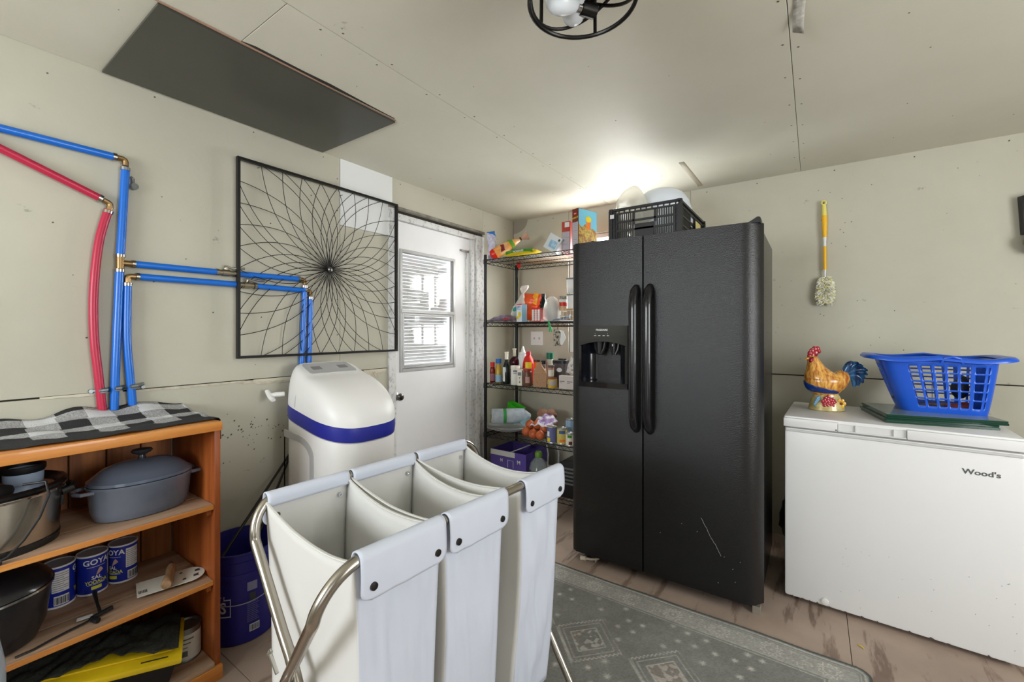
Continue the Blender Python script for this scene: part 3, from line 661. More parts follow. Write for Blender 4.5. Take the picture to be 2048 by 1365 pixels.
p9 = pipe('water_pipe', [(1.275, 1.452), (1.272, 1.3), (1.266, 1.08), (1.264, .99)], PB, 'right of two vertical blue pipes dropping behind the white water softener', smoothn=4); ring_at(p9, 1.275, 1.446, (0, 1))
p10 = pipe('water_pipe', [(.530, 1.455), (.528, 1.3), (.530, 1.2), (.540, 1.06), (.548, .945)], PB, 'short vertical blue pipe right of the pair, from elbow to bookcase top', smoothn=5); ring_at(p10, .530, 1.452, (0, 1))
p11 = pipe('water_pipe', [(.12, 1.905), (.25, 1.852), (.455, 1.765)], PR, 'sloping red pipe running down from the left edge', smoothn=4); ring_at(p11, .452, 1.766, (1, -.42)); elbow(p11, .482, 1.752, (-1, .42), (-.25, -1))
p12 = pipe('water_pipe', [(.474, 1.728), (.448, 1.60), (.434, 1.42), (.435, 1.25), (.447, 1.10), (.460, .945)], PR, 'bowed vertical red pipe bending down to the bookcase top', smoothn=6); ring_at(p12, .473, 1.720, (.2, 1))
# pipe hanger strap and the loose hook
st = thing('pipe_strap', 'galvanised hanger strap holding three pipes just above the bookcase', 'strap', (WX, .50, 1.05))
b = MB(); yy_ = [.425, .436, .452, .468, .482, .494, .508, .524, .540, .556, .572, .583]; xx_ = [.004, .010, .036, .034, .012, .036, .034, .012, .036, .034, .010, .006]
P = [(WX+a, y, 1.048+.012*(y-.42)/.16) for y, a in zip(yy_, xx_)]; b.tube(P, .0045, 6, flat=1.5); b.tube([(p[0]-.002, p[1], p[2]-.009) for p in P], .003, 6); b.build('perforated_band', GREYSTEEL, st, world=True)
for y in (.428, .580): b = MB(); b.cyl((WX, y, 1.048), (WX+.014, y, 1.048), .007, n=8); b.build('screw_head', GREYSTEEL, st, world=True)
st = thing('pipe_clip', 'loose galvanised clip screwed beside the upper vertical pipe', 'clip', (WX, .548, 1.85))
b = MB(); b.tube([(WX+.003, .545, 1.875), (WX+.012, .548, 1.868), (WX+.012, .548, 1.850), (WX+.016, .550, 1.842)], .0055, 7); b.build('strap_end', GREYSTEEL, st, world=True)
b = MB(); b.cyl((WX+.002, .548, 1.838), (WX+.024, .552, 1.838), .0125, n=14); b.build('round_clip', GREYSTEEL, st, world=True)

# ================================================================== BOOKCASE
PINE = wood('pine_varnish', (214, 146, 68), (184, 108, 42), axis=1, rough=.38, s=20, coat=.2)
PINED = wood('pine_side', (176, 96, 42), (128, 62, 24), axis=2, rough=.45, s=18)
PINEB = wood('pine_back', (172, 108, 54), (112, 62, 30), axis=2, rough=.6, s=16)
SHELFW = wood('worn_shelf', (188, 162, 138), (150, 112, 84), axis=1, rough=.6, s=18)
bc = thing('bookcase', 'varnished orange pine bookcase with worn shelves standing against the pipe wall', 'bookcase', (-1.99, .33, 0))
BX0, BX1, BY0, BY1 = -2.196, -1.785, -.06, .697
b = MB(); b.b2((BX0, BY0-.005, .908), (BX1+.006, BY1+.003, .940)); b.build('top_board', PINE, bc, world=True, bevel=.003)
for y in (BY0, BY1-.020):
    b = MB(); b.b2((BX0, y, .0), (BX1-.004, y+.020, .9075)); b.build('side_panel', PINED, bc, world=True, bevel=.002)
for k, z in enumerate((.622, .345)):
    b = MB(); b.b2((BX0+.018, BY0+.021, z), (-1.925, BY1-.021, z+.017)); b.build('shelf_board', SHELFW, bc, world=True, bevel=.0015, seg=1)
    b = MB(); b.b2((-1.921, BY0+.021, z-.001), (BX1-.006-.004*k, BY1-.021, z+.0185)); b.build('shelf_board', SHELFW, bc, world=True, bevel=.003)
    b = MB(); b.b2((BX1-.0095-.004*k, BY0+.021, z+.0005), (BX1-.0045-.004*k, BY1-.021, z+.017)); b.build('shelf_edge', PINE, bc, world=True, bevel=.001, seg=1)
    for y in (BY0+.021, BY1-.038):
        b = MB(); b.b2((BX0+.03, y, z-.022), (BX1-.02, y+.016, z-.0015)); b.build('shelf_cleat', PINED, bc, world=True, bevel=.002)
b = MB(); b.b2((BX0+.018, BY0+.021, .052), (BX1+.002, BY1-.021, .070)); b.build('bottom_board', SHELFW, bc, world=True, bevel=.002)
b = MB(); b.b2((BX1-.012, BY0-.002, .0), (BX1+.008, BY1+.004, .0515)); b.build('plinth', PINE, bc, world=True, bevel=.004)
y = BY0+.021
while y < BY1-.03:
    w_ = min(.1015, BY1-.021-y-.001); b = MB(); b.b2((BX0+.001, y+.002, .071), (BX0+.014, y+w_-.002, .906)); b.build('back_board', PINEB, bc, world=True, bevel=.002, seg=1); y += w_

# checked cloth on top
CB_, CW_, CG_ = mat('cloth_black', (38, 38, 40), .95, bump=.6, bscale=300), mat('cloth_white', (206, 208, 210), .95, bump=.5, bscale=260), mat('cloth_grey', (112, 112, 114), .95, rgb2=(190, 190, 190), scale=220, bump=.5, bscale=300)
ct = thing('checked_cloth', 'crumpled black and white checked cloth draped over the bookcase top', 'cloth', (-2.0, .33, .942))
b = MB(); nu, nv = 150, 44
def cl(u, v):
    s_ = u*.83; y = -.06+s_; drop = 0
    if y > .707: drop = (y-.707); y = .707+.010*math.sin(drop*30); 
    xf = -1.812-.012*math.sin(9*u)-.05*max(0, .55-u)*.6; xb = -2.197
    x = xf+(xb-xf)*v
    bunch = .034*max(0, (v-.55)/.45)**1.2*(1+.25*math.sin(u*26)+.2*math.sin(u*11+1))
    rip = .004*abs(math.sin(u*19+v*7))+.004*noise.noise(Vector((u*9, v*5, 1)))+.003*abs(math.sin(v*16+u*6))*(v > .3)
    z = .9425+bunch+abs(rip)
    if drop > 0: z = .9425-drop*(.8+.5*math.sin(v*7+1)**2)+bunch*.3; y = .7035+.006+.004*math.sin(v*20)
    return (x, y, z)
b.grid(nu, nv, cl)
for i in range(nu):
    for j in range(nv):
        a = int((i/nu*.83-.02*j/nv)/.074) % 2; c_ = int((j/nv*.40)/.074) % 2
        b.m[i*nv+j] = 0 if (a and c_) else (1 if (not a and not c_) else 2)
        if c_ == 0 and j/nv < .2: b.m[i*nv+j] = 0
o = b.build('cloth', [CB_, CW_, CG_], ct, world=True, thick=.0015, smooth=80)

# ---- slow cooker, second shelf
SS = mat('brushed_stainless', (190, 184, 172), .24, metal=1., bump=.02, bscale=300)
SZ = .6405
sc = thing('slow_cooker', 'oval stainless slow cooker with black rim and side handle on the middle shelf', 'cooker', (-1.965, .145, SZ))
def oval(mb, prof, c, ax, ay, n=48, m=0, ex=2.3, cap0=True, cap1=True):
    mb.rings([sq(n, ex, ax+d, ay+d, (c[0], c[1]), c[2]+z) for d, z in prof], m=m, cap0=cap0, cap1=cap1)
cc = (-1.962, .122, SZ)
b = MB(); oval(b, [(-.012, .0), (-.002, .0), (.0, .016), (.0, .020)], cc, .148, .188); b.build('base_ring', BLACKP, sc, world=True)
b = MB(); oval(b, [(-.004, .018), (-.002, .024), (.004, .150), (.004, .152)], cc, .148, .188); b.build('steel_shell', SS, sc, world=True)
b = MB(); oval(b, [(.004, .1525), (.010, .154), (.012, .160), (.008, .165)], cc, .148, .188); b.build('chrome_rim', CHROME, sc, world=True)
b = MB(); oval(b, [(.006, .1655), (.014, .168), (.016, .176), (.004, .180), (-.010, .172), (-.022, .150), (-.03, .10), (-.05, .095)], cc, .148, .188, cap0=False); b.build('black_crock', mat('crock_black', (20, 20, 22), .22), sc, world=True)
b = MB(); b.tube([(-1.985, .308, SZ+.128), (-1.985, .330, SZ+.135), (-1.975, .340, SZ+.138), (-1.95, .342, SZ+.138), (-1.925, .332, SZ+.135), (-1.92, .308, SZ+.130)], .0085, 10, flat=1.3); b.build('side_handle', BLACKP, sc, world=True)
b = MB(); b.b2((-1.985, .302, SZ+.085), (-1.93, .316, SZ+.14)); b.build('handle_mount', BLACKP, sc, world=True, bevel=.005)
b = MB(); b.tube([(-1.86, .22, SZ+.19), (-1.835, .262, SZ+.192), (-1.812, .265, SZ+.16), (-1.805, .245, SZ+.10), (-1.80, .215, SZ+.05), (-1.797, .185, SZ+.016), (-1.797, .16, SZ+.008), (-1.797, .12, SZ+.006)], .0035, 8); b.build('power_cord', BLACKP, sc, world=True)
b = MB(); b.b2((-1.806, .145, SZ+.001), (-1.790, .175, SZ+.014)); b.build('plug', BLACKP, sc, world=True, bevel=.003)
# mug and dark cloth inside
MUG = mat('mug_blue', (150, 168, 190), .4)
mg = thing('plastic_mug', 'pale blue-grey beaker with black rim sitting inside the slow cooker', 'beaker', (-2.0, .235, SZ+.096))
b = MB(); b.lathe([(.038, 0), (.044, .085), (.0445, .110), (.041, .110), (.036, .02), (.002, .02)], (-2.0, .238, SZ+.0965), n=28, cap1=False); b.build('beaker', MUG, mg, world=True)
b = MB(); b.lathe([(.0452, .100), (.049, .108), (.049, .120), (.040, .120), (.040, .110)], (-2.0, .238, SZ+.0965), n=28, cap0=False, cap1=False); b.build('rim_band', BLACKP, mg, world=True)
ck = thing('dark_rag', 'crumpled black rag lying in the slow cooker beside the beaker', 'rag', (-1.92, .155, SZ+.096))
b = MB(); b.ball((-1.915, .155, SZ+.142), (.055, .070, .044), 24)
for i, v in enumerate(b.v):
    v = Vector(v); d = noise.noise(v*38)*.016+noise.noise(v*90)*.005; c0_ = Vector((-1.915, .155, SZ+.142)); b.v[i] = tuple(v+(v-c0_).normalized()*d)
b.build('rag', mat('rag_black', (30, 28, 30), .9, bump=.4, bscale=120), ck, world=True)

# ---- grey dutch oven
EN = mat('enamel_grey', (108, 116, 130), .20, rgb2=(84, 90, 104), scale=3, coat=.5); ENL = mat('enamel_lid', (88, 98, 114), .16, coat=.6)
do = thing('dutch_oven', 'grey enamelled oval casserole pot with domed lid on the middle shelf', 'pot', (-1.935, .515, SZ))
dc = (-1.95, .512, SZ)
b = MB(); oval(b, [(-.030, .0), (-.016, .004), (-.007, .03), (.0, .105), (.004, .112), (.004, .118), (-.004, .118)], dc, .107, .142, ex=2.2); b.build('pot_body', EN, do, world=True)
b = MB(); oval(b, [(-.002, .1185), (.003, .121), (.002, .130), (-.008, .136), (-.018, .146), (-.04, .164), (-.07, .176), (-.095, .181)], dc, .107, .142, ex=2.2, cap0=True); b.build('lid', ENL, do, world=True)
b = MB(); b.lathe([(.012, 0), (.009, .006), (.008, .014), (.022, .022), (.027, .028), (.024, .034), (.010, .037), (.002, .037)], (dc[0], dc[1], SZ+.180), n=24, sy=1.15); kn = b.build('lid_knob', mat('knob_dark', (44, 48, 54), .25), do, world=True)
for s_ in (-1, 1):
    b = MB(); y0 = dc[1]+s_*.140
    pts_ = [(dc[0]-.042, y0-s_*.008), (dc[0]-.036, y0+s_*.022), (dc[0]-.015, y0+s_*.034), (dc[0]+.015, y0+s_*.034), (dc[0]+.036, y0+s_*.022), (dc[0]+.042, y0-s_*.008)]
    b.tube([(x, y, SZ+.106) for x, y in pts_], .0062, 10, flat=1.0); b.build('side_handle', EN, do, world=True)

# ---- third shelf: salt tins
S3 = .3645
TB = mat('tin_blue', (20, 40, 150), .35, coat=.15); TWH = mat('tin_white', (220, 220, 222), .45); TGR = mat('tin_lid_grey', (150, 148, 156), .5)
TY = mat('label_yellow', (214, 214, 60), .5); TPK = mat('label_photo', (196, 160, 150), .5)
def salt_tin(cx, cy, ang, label, full=True):
    t = thing('salt_tin', label, 'tin', (cx, cy, S3), group='blue salt tins on the lower shelf')
    r, h = .0412, .136; c = (0, 0, 0)
    b = MB(); b.lathe([(r-.002, 0), (r, .001), (r, .006), (r-.0008, .007)], n=40); b.build('bottom_rim', TWH, t)
    b = MB(); b.lathe([(r-.0008, .006), (r-.0008, h-.006)], n=40); b.build('tin_body', TB, t)
    b = MB(); b.lathe([(r-.0008, h-.0062), (r+.0006, h-.005), (r+.0006, h), (r-.003, h)], n=40, cap0=False, cap1=False); b.build('top_rim', TWH, t)
    b = MB(); b.lathe([(.002, h-.003), (r-.003, h-.003), (r-.003, h-.0005)], n=40, cap1=False); b.build('lid', TGR, t)
    b = MB(); rr = r-.0008
    for da in (0., PI):
        a = ang+da
        text_cyl(b, 'GOYA', c, rr, h-.025, a, .0255, bold=True, tilt=0, stretch=.98); patch_cyl(b, c, rr, h-.0415, h-.0402, a-.62, a+.62)
        text_cyl(b, 'SAL', c, rr, .058, a, .0165, bold=True)
        patch_cyl(b, c, rr, .0345, .0357, a-.6, a+.6)
    b.build('white_lettering', PRINTW, t, smooth=0)['kind'] = 'stuff'
    b = MB()
    for da in (0., PI):
        a = ang+da
        text_cyl(b, 'YODADA', c, rr, .0425, a, .0170, bold=True, stretch=.82)
        patch_cyl(b, c, rr, .0185, .0295, a-.34, a+.34)
    b.build('yellow_lettering', TY, t, smooth=0)['kind'] = 'stuff'
    b = MB()
    for da in (0., PI):
        a = ang+da
        b.grid(8, 1, lambda u, v: (( rr+.0006)*math.cos(a-.05+.5*u), (rr+.0006)*math.sin(a-.05+.5*u), .064+.024*u*.6+(.018*math.sin(PI*u))*v))
    b.build('hand_picture', TPK, t, smooth=0)['kind'] = 'stuff'
    b = MB(); a = ang+PI/2
    patch_cyl(b, c, rr, .052, .120, a-.62, a+.42); patch_cyl(b, c, rr, .010, .040, a-.50, a+.42); b.build('label_panel', TWH, t, smooth=0)['kind'] = 'stuff'
    b = MB()
    for i in range(9): patch_cyl(b, c, rr, .057+i*.0068, .0585+i*.0068, a-.58, a+.38-(.3 if i % 3 == 0 else 0), off=.0009, n=6)
    for i in range(12): patch_cyl(b, c, rr, .013, .036, a-.45+i*.07, a-.45+i*.07+.025+.018*(i % 3), off=.0009, n=2)
    b.build('label_print', PRINTD, t, smooth=0)['kind'] = 'stuff'
    return t
def facing(cx, cy): return math.atan2(-cy, -cx)
salt_tin(-2.065, .323, facing(-2.065, .323)-PI/2+.25, 'blue salt tin turned to its white text panel, nearest the roasting pan')
salt_tin(-2.07, .407, facing(-2.07, .407)+.28, 'blue salt tin in the middle of three, showing its full front label')
salt_tin(-2.08, .492, facing(-2.08, .492)+.28-1.05, 'blue salt tin farthest right of three, label half turned away')
# ---- white oval blister card with wooden-handled tool
bd = thing('card_packaging', 'white oval-ended cardboard packing card lying under the wooden handle', 'card', (-1.91, .585, S3))
def xform(pts, c, a): return [(c[0]+x*math.cos(a)-y*math.sin(a), c[1]+x*math.sin(a)+y*math.cos(a)) for x, y in pts]
poly = [(-.085, -.042), (-.080, .040)]+[(.035+.052*math.sin(t), .045*math.cos(t)) for t in [PI*i/14 for i in range(15)]]
poly = [(-.095, -.055), (-.095, .055)]+[(.050+.048*math.sin(PI*i/14), .055*math.cos(PI*i/14)) for i in range(15)]
P_ = xform(poly, (-1.892, .580), 1.35); b = MB(); b.prism(P_, (0, 0, S3+.012), (1, 0, 0), (0, 1, 0), .0016); b.build('card', mat('card_cream', (218, 214, 202), .6), bd, world=True, smooth=0)
b = MB(); b.b2((-1.93, .54, S3), (-1.87, .60, S3+.0118)); b.build('moulded_tray', CLEARP, bd, world=True, bevel=.003)
b = MB()
for x, y, s_ in ((.078, .018, .009), (.070, -.018, .009), (.03, .03, .005), (.035, -.025, .006), (-.0, .03, .004)):
    q = xform([(x-s_, y-s_*.8), (x+s_*.9, y-s_), (x+s_*.6, y+.1*s_), (x+s_, y+s_), (x-s_*.7, y+s_*.7)], (-1.892, .580), 1.35); b.prism(q, (0, 0, S3+.0138), (1, 0, 0), (0, 1, 0), .0005)
for i in range(6): q = xform([(-.090+i*.004, -.035), (-.088+i*.004, -.035), (-.088+i*.004, -.015), (-.090+i*.004, -.015)], (-1.892, .580), 1.35); b.prism(q, (0, 0, S3+.0138), (1, 0, 0), (0, 1, 0), .0005)
b.build('card_print', PRINTD, bd, world=True, smooth=0)['kind'] = 'stuff'
tl = thing('wooden_handle_tool', 'short turned wooden tool handle resting across the white card', 'tool', (-1.89, .57, S3+.03))
b = MB(); b.tube([(-1.955, .600, S3+.034), (-1.94, .594, S3+.033), (-1.90, .578, S3+.031), (-1.86, .560, S3+.030), (-1.838, .550, S3+.030), (-1.832, .548, S3+.030)], [.012, .0155, .0135, .0165, .0165, .013], 16); b.build('wooden_grip', wood('grip_wood', (170, 138, 104), (130, 96, 66), axis=0, s=40), tl, world=True)
b = MB(); b.tube([(-1.95, .600, S3+.034), (-1.99, .61, S3+.03), (-2.03, .62, S3+.016)], .005, 8); b.build('steel_shank', GREYSTEEL, tl, world=True)
# ---- roasting pan
rp = thing('roasting_pan', 'black oval roaster with a thin steel rim at the left end of the lower shelf', 'pan', (-1.93, .10, S3))
rc = (-1.945, .085, S3)
b = MB(); oval(b, [(-.05, .0), (-.03, .004), (-.012, .05), (.0, .150), (.0, .152)], rc, .150, .205, ex=2.5); b.build('pan_body', mat('roaster_black', (24, 24, 27), .30, coat=.3), rp, world=True)
b = MB(); oval(b, [(-.002, .1525), (.004, .154), (.004, .160), (-.004, .161)], rc, .150, .205, ex=2.5); b.build('steel_rim', CHROME, rp, world=True)
b = MB(); oval(b, [(.0, .1615), (-.004, .172), (-.03, .195), (-.07, .208), (-.11, .212)], rc, .150, .205, ex=2.5); b.build('domed_lid', mat('roaster_black', (24, 24, 27), .3), rp, world=True)
# ---- adapter lead with tag
al_ = thing('power_lead', 'thin black lead with small connector and paper tag in front of the tins', 'cable', (-1.84, .36, S3))
b = MB(); b.tube([(-1.812, .20, S3+.003), (-1.815, .235, S3+.003), (-1.828, .27, S3+.004), (-1.840, .31, S3+.004), (-1.846, .345, S3+.005), (-1.858, .385, S3+.008)], .0032, 7); b.build('lead', BLACKP, al_, world=True)
b = MB(); b.tube([(-1.852, .362, S3+.008), (-1.866, .405, S3+.010), (-1.868, .415, S3+.010)], .007, 8); b.tube([(-1.858, .385, S3+.009), (-1.90, .385, S3+.028), (-1.94, .388, S3+.040), (-1.962, .392, S3+.038)], [.005, .004, .006, .007], 8); b.tube([(-1.850, .360, S3+.009), (-1.830, .368, S3+.008), (-1.822, .372, S3+.007)], [.006, .009, .008], 8); b.build('connector', BLACKP, al_, world=True)
b = MB(); b.prism(xform([(-.018, -.010), (.018, -.010), (.018, .010), (-.018, .010)], (-1.878, .352), 1.35), (0, 0, S3+.006), (1, 0, 0), (0, 1, 0), .0006); b.build('paper_tag', TWH, al_, world=True, smooth=0)
# ---- bottom: yellow-lidded tote, black netting, paint can
tt = thing('storage_tote', 'black plastic storage tote with bright yellow lid on the bottom board', 'storage box', (-1.935, .375, .074), rot=(math.radians(-7), math.radians(3), math.radians(-20)))
YL = mat('lid_yellow', (232, 200, 30), .38)
b = MB(); b.rings([[Vector((x, y, z)) for x, y in ((-.095+k, -.215+k), (.115-k, -.215+k), (.115-k, .215-k), (-.095+k, .215-k))] for z, k in ((.012, .018), (.125, .0))]); b.build('tote_body', BLACKP, tt, bevel=.008)
b = MB(); b.b2((-.105, -.228, .126), (.130, .228, .146)); b.build('lid', YL, tt, bevel=.006)
b = MB(); b.b2((-.095, -.215, .1465), (.085, .20, .154)); b.build('lid_panel', YL, tt, bevel=.004)
b = MB(); b.b2((.118, -.17, .1465), (.122, -.10, .1472)); b.b2((.105, .12, .1465), (.110, .19, .1472)); b.build('lid_slots', DARKGAP, tt, smooth=0)['kind'] = 'stuff'
nt_ = thing('black_netting', 'bundle of black mesh netting spread on the yellow tote lid', 'netting', (-1.925, .385, .224), rot=(math.radians(-7), math.radians(3), math.radians(-20)))
b = MB(); b.grid(60, 26, lambda u, v: (-.090+(.185+.012*math.sin(7*u))*v+.012*math.sin(9*u)*v, -.205+.425*u, .012+.022*abs(noise.noise(Vector((u*6, v*3, 2))))+.006*abs(math.sin(u*30+v*9))))
o = b.build('netting', mat('netting', (52, 54, 48), .8, rgb2=(26, 28, 26), scale=160, bump=.5, bscale=200), nt_, thick=.002)
pc = thing('paint_can', 'metal paint can with a white wrap label behind the yellow tote', 'can', (-1.905, .629, .071))
b = MB(); b.lathe([(.045, 0), (.046, .002), (.046, .004), (.0445, .006), (.0445, .112), (.047, .115), (.047, .119), (.040, .118), (.038, .112), (.002, .112)], n=36); b.build('can_body', GREYSTEEL, pc)
b = MB(); patch_cyl(b, (0, 0, 0), .0445, .008, .098, PI, PI*3, off=.0006, n=40); b.build('paper_label', mat('label_offwhite', (214, 212, 204), .6), pc)
b = MB()
for i, (z, h) in enumerate(((.080, .010), (.066, .008), (.052, .006))):
    text_cyl(b, ('PAINT', 'PRIMER', 'SEALER')[i][:0], (0, 0, 0), .0455, z, facing(-1.905, .625), h)
    patch_cyl(b, (0, 0, 0), .0445, z, z+h*.5, facing(-1.905, .625)-.55, facing(-1.905, .625)+.5-i*.2, off=.0012)
patch_cyl(b, (0, 0, 0), .0445, .022, .042, facing(-1.905, .625)-.45, facing(-1.905, .625)+.1, off=.0012); b.build('label_print', mat('faded_print', (96, 100, 92), .6), pc, smooth=0)['kind'] = 'stuff'
b = MB(); b.tube([Vector((-.046*math.cos(t), .046*math.sin(t)*.2+.046, .09-.05*math.sin(t))) for t in [PI*i/10 for i in range(11)]], .0015, 5); b.build('wire_bail', GREYSTEEL, pc)
# grey thing cut off at the left edge, in front of the bookcase
gb = thing('grey_canister', 'smooth pale grey canister cut off by the left picture edge before the bookcase', 'canister', (-1.665, .070, 0))
b = MB(); b.lathe([(.088, 0), (.092, .01), (.10, .30), (.099, .44), (.088, .51), (.06, .55), (.002, .565)], n=36); b.build('shell', mat('canister_grey', (150, 160, 168), .28), gb)
b = MB(); b.lathe([(.1005, .30), (.1035, .302), (.1035, .325), (.100, .33)], n=36, cap0=False, cap1=False); b.build('band', mat('canister_band', (196, 196, 198), .4), gb)

# ================================================================== BUCKET with rods
BK = mat('bucket_blue', (34, 32, 120), .42, bump=.03, bscale=60)
bu = thing('bucket', 'dark blue plastic bucket with white print beside the bookcase', 'bucket', (-2.02, .868, 0))
b = MB(); b.lathe([(.125, 0), (.130, .004), (.140, .27), (.147, .272), (.147, .290), (.1425, .292), (.1435, .325), (.149, .327), (.149, .338), (.1445, .340), (.146, .365), (.151, .368), (.151, .374), (.144, .374), (.138, .33), (.122, .010), (.002, .010)], n=56, cap1=True); b.build('pail', BK, bu)
b = MB(); pl = []
for i in range(25):
    t = PI*i/24; pl.append((.152*math.cos(t+.1), .152*math.sin(t+.1)*.0-.0, 0))
fa = facing(-2.02, .868)
for i in range(25):
    s_ = -1+2*i/24; a = fa+s_*PI/2*.98; pl[i] = (.1515*math.cos(a), .1515*math.sin(a), .30-.125*math.sqrt(max(0, 1-s_*s_)))
b.tube(pl, .002, 6); b.build('bail_wire', mat('bail_grey', (150, 150, 170), .4, metal=.5), bu)
b = MB(); rr = .1335
for a0, a1, z0, z1 in ((fa-1.05, fa-.27, .125, .130), (fa-1.05, fa-.44, .205, .210),): patch_cyl(b, (0, 0, 0), .1345, z0, z1, a0, a1, off=.003)
patch_cyl(b, (0, 0, 0), .1345, .125, .198, fa-.293, fa-.27, off=.0035); patch_cyl(b, (0, 0, 0), .1345, .193, .198, fa-.46, fa-.27, off=.0035); patch_cyl(b, (0, 0, 0), .1345, .193, .210, fa-.46, fa-.44, off=.0038)
text_cyl(b, 'LOWE\'S', (0, 0, 0), .1375, .162, fa-1.06, .062, bold=True, stretch=.85, off=.001)
patch_cyl(b, (0, 0, 0), .130, .045, .075, fa+.20, fa+.48, off=.0055)
b.build('white_print', mat('bucket_print', (190, 192, 206), .5), bu, smooth=0)['kind'] = 'stuff'
b = MB()
for i in range(11): patch_cyl(b, (0, 0, 0), .1315, .088+i*.0075, .0895+i*.0075, fa+.14, fa+.46-(i % 3)*.03, off=.005, n=4)
patch_cyl(b, (0, 0, 0), .135, .215, .250, fa+.14, fa+.40, off=.005, n=6)
b.build('warning_label', mat('label_lavender', (130, 130, 160), .6), bu, smooth=0)['kind'] = 'stuff'
b = MB()
for i in range(7): patch_cyl(b, (0, 0, 0), .130, .049, .071, fa+.23+i*.034, fa+.245+i*.034+.006*(i % 2), off=.0065, n=1)
patch_cyl(b, (0, 0, 0), .135, .175, .205, fa+.20, fa+.36, off=.0045, n=5); b.build('barcode', PRINTD, bu, smooth=0)['kind'] = 'stuff'
for (p0, p1, lab) in (((-2.012, .766, .304), (-2.185, 1.178, .665), 'longer black rod leaning from the bucket to the wall, upper one'), ((-1.985, .802, .117), (-2.176, 1.158, .633), 'shorter black rod leaning from the bucket, just behind the hamper')):
    r_o = thing('black_rod', lab, 'rod', p0); b = MB(); b.cyl(p0, p1, .0065, .0055, n=10); b.build('rod', mat('rod_black', (30, 26, 24), .4), r_o, world=True)
    q = Vector(p1)-Vector(p0); b = MB(); b.cyl(Vector(p1)-q.normalized()*.006, Vector(p1)+q.normalized()*.006, .0075, n=10); b.build('end_cap', BLACKP, r_o, world=True)

# ================================================================== LAUNDRY SORTER (frame + three bags)
HC = Vector((-.942, .924, 0)); HA = -math.radians(4.0)
HU = Vector((math.sin(-HA), math.cos(HA), 0)); HV = Vector((math.cos(HA), -math.sin(-HA), 0))   # along the bars / towards the viewer side
def hp(u, v, z): return HC+HU*u+HV*v+Vector((0, 0, z))
HZ, HW = .822, .236
lf = thing('laundry_sorter_frame', 'brushed nickel folding tube frame carrying three white laundry bags', 'laundry frame', (HC.x, HC.y, 0), 0)
ZX, ZF = .485, .36       # crossing height, foot spread factor
def legpath(s_v, s_u):
    """bar end -> bend -> straight leg through the crossing -> foot"""
    us, ue = {(1, -1): (-.362, -.452), (1, 1): (.318, .352), (-1, -1): (-.335, -.408), (-1, 1): (.37, .452)}[(s_v, s_u)]
    uc_ = .405*s_u
    pts = []
    for i in range(9):
        t = i/8*PI/2
        pts.append(hp(us+(ue-us)*math.sin(t), s_v*(HW-.02*(i/8)**2), HZ-.095*(1-math.cos(t))))
    a = pts[-1]
    zx = ZX
    for t in (.12, .35, .7, 1.): 
        z = (HZ-.095)+(zx-(HZ-.095))*t; pts.append(hp(ue+(uc_-ue)*t, s_v*((HW-.02)*(1-t)), z))
    pts.append(hp(uc_, -s_v*.15, .25)); pts.append(hp(uc_, -s_v*.30, .014))
    return pts
def smooth_pts(P, n=5):
    out = []
    for i in range(len(P)-1):
        p0 = P[max(i-1, 0)]; p1 = P[i]; p2 = P[i+1]; p3 = P[min(i+2, len(P)-1)]
        for k in range(n):
            t = k/n; out.append(.5*((2*p1)+(-p0+p2)*t+(2*p0-5*p1+4*p2-p3)*t*t+(-p0+3*p1-3*p2+p3)*t**3))
    out.append(P[-1]); return out
for s_v in (1, -1):
    for s_u in (-1, 1):
        off = HU*(s_u*.012 if s_v > 0 else -s_u*.010)
        P = legpath(s_v, s_u); n_ = len(P); P = [p+off*min(1, i/8) for i, p in enumerate(P)]
        b = MB(); b.tube(smooth_pts(P, 3), .0125, 14); b.build('leg', NICKEL, lf, world=True, smooth=60)
        b = MB(); f_ = P[-1]; b.cyl(f_+Vector((0, 0, -.012)), f_+Vector((0, 0, .03)), .015, n=14); b.build('rubber_foot', BLACKP, lf, world=True)
    b = MB(); b.cyl(hp(-.363 if s_v > 0 else -.336, s_v*HW, HZ), hp(.319 if s_v > 0 else .371, s_v*HW, HZ), .0125, n=16); b.build('top_bar', NICKEL, lf, world=True)
for s_u in (-1, 1):
    b = MB(); b.cyl(hp(.385*s_u, 0, ZX), hp(.435*s_u, 0, ZX), .006, n=10); b.build('pivot_bolt', CHROME, lf, world=True)
    b = MB(); b.cyl(hp(s_u*.43, -.048, ZX+.048), hp(s_u*.43, -.012, ZX+.02), .0045, n=8); b.ball(hp(s_u*.43, -.050, ZX+.050), .007, 8); b.build('stop_pin', CHROME, lf, world=True)
for s_v in (1, -1):
    b = MB(); b.cyl(hp(-.40, s_v*.24, .09), hp(.40, s_v*.24, .09), .008, n=10); b.build('lower_bar', NICKEL, lf, world=True)

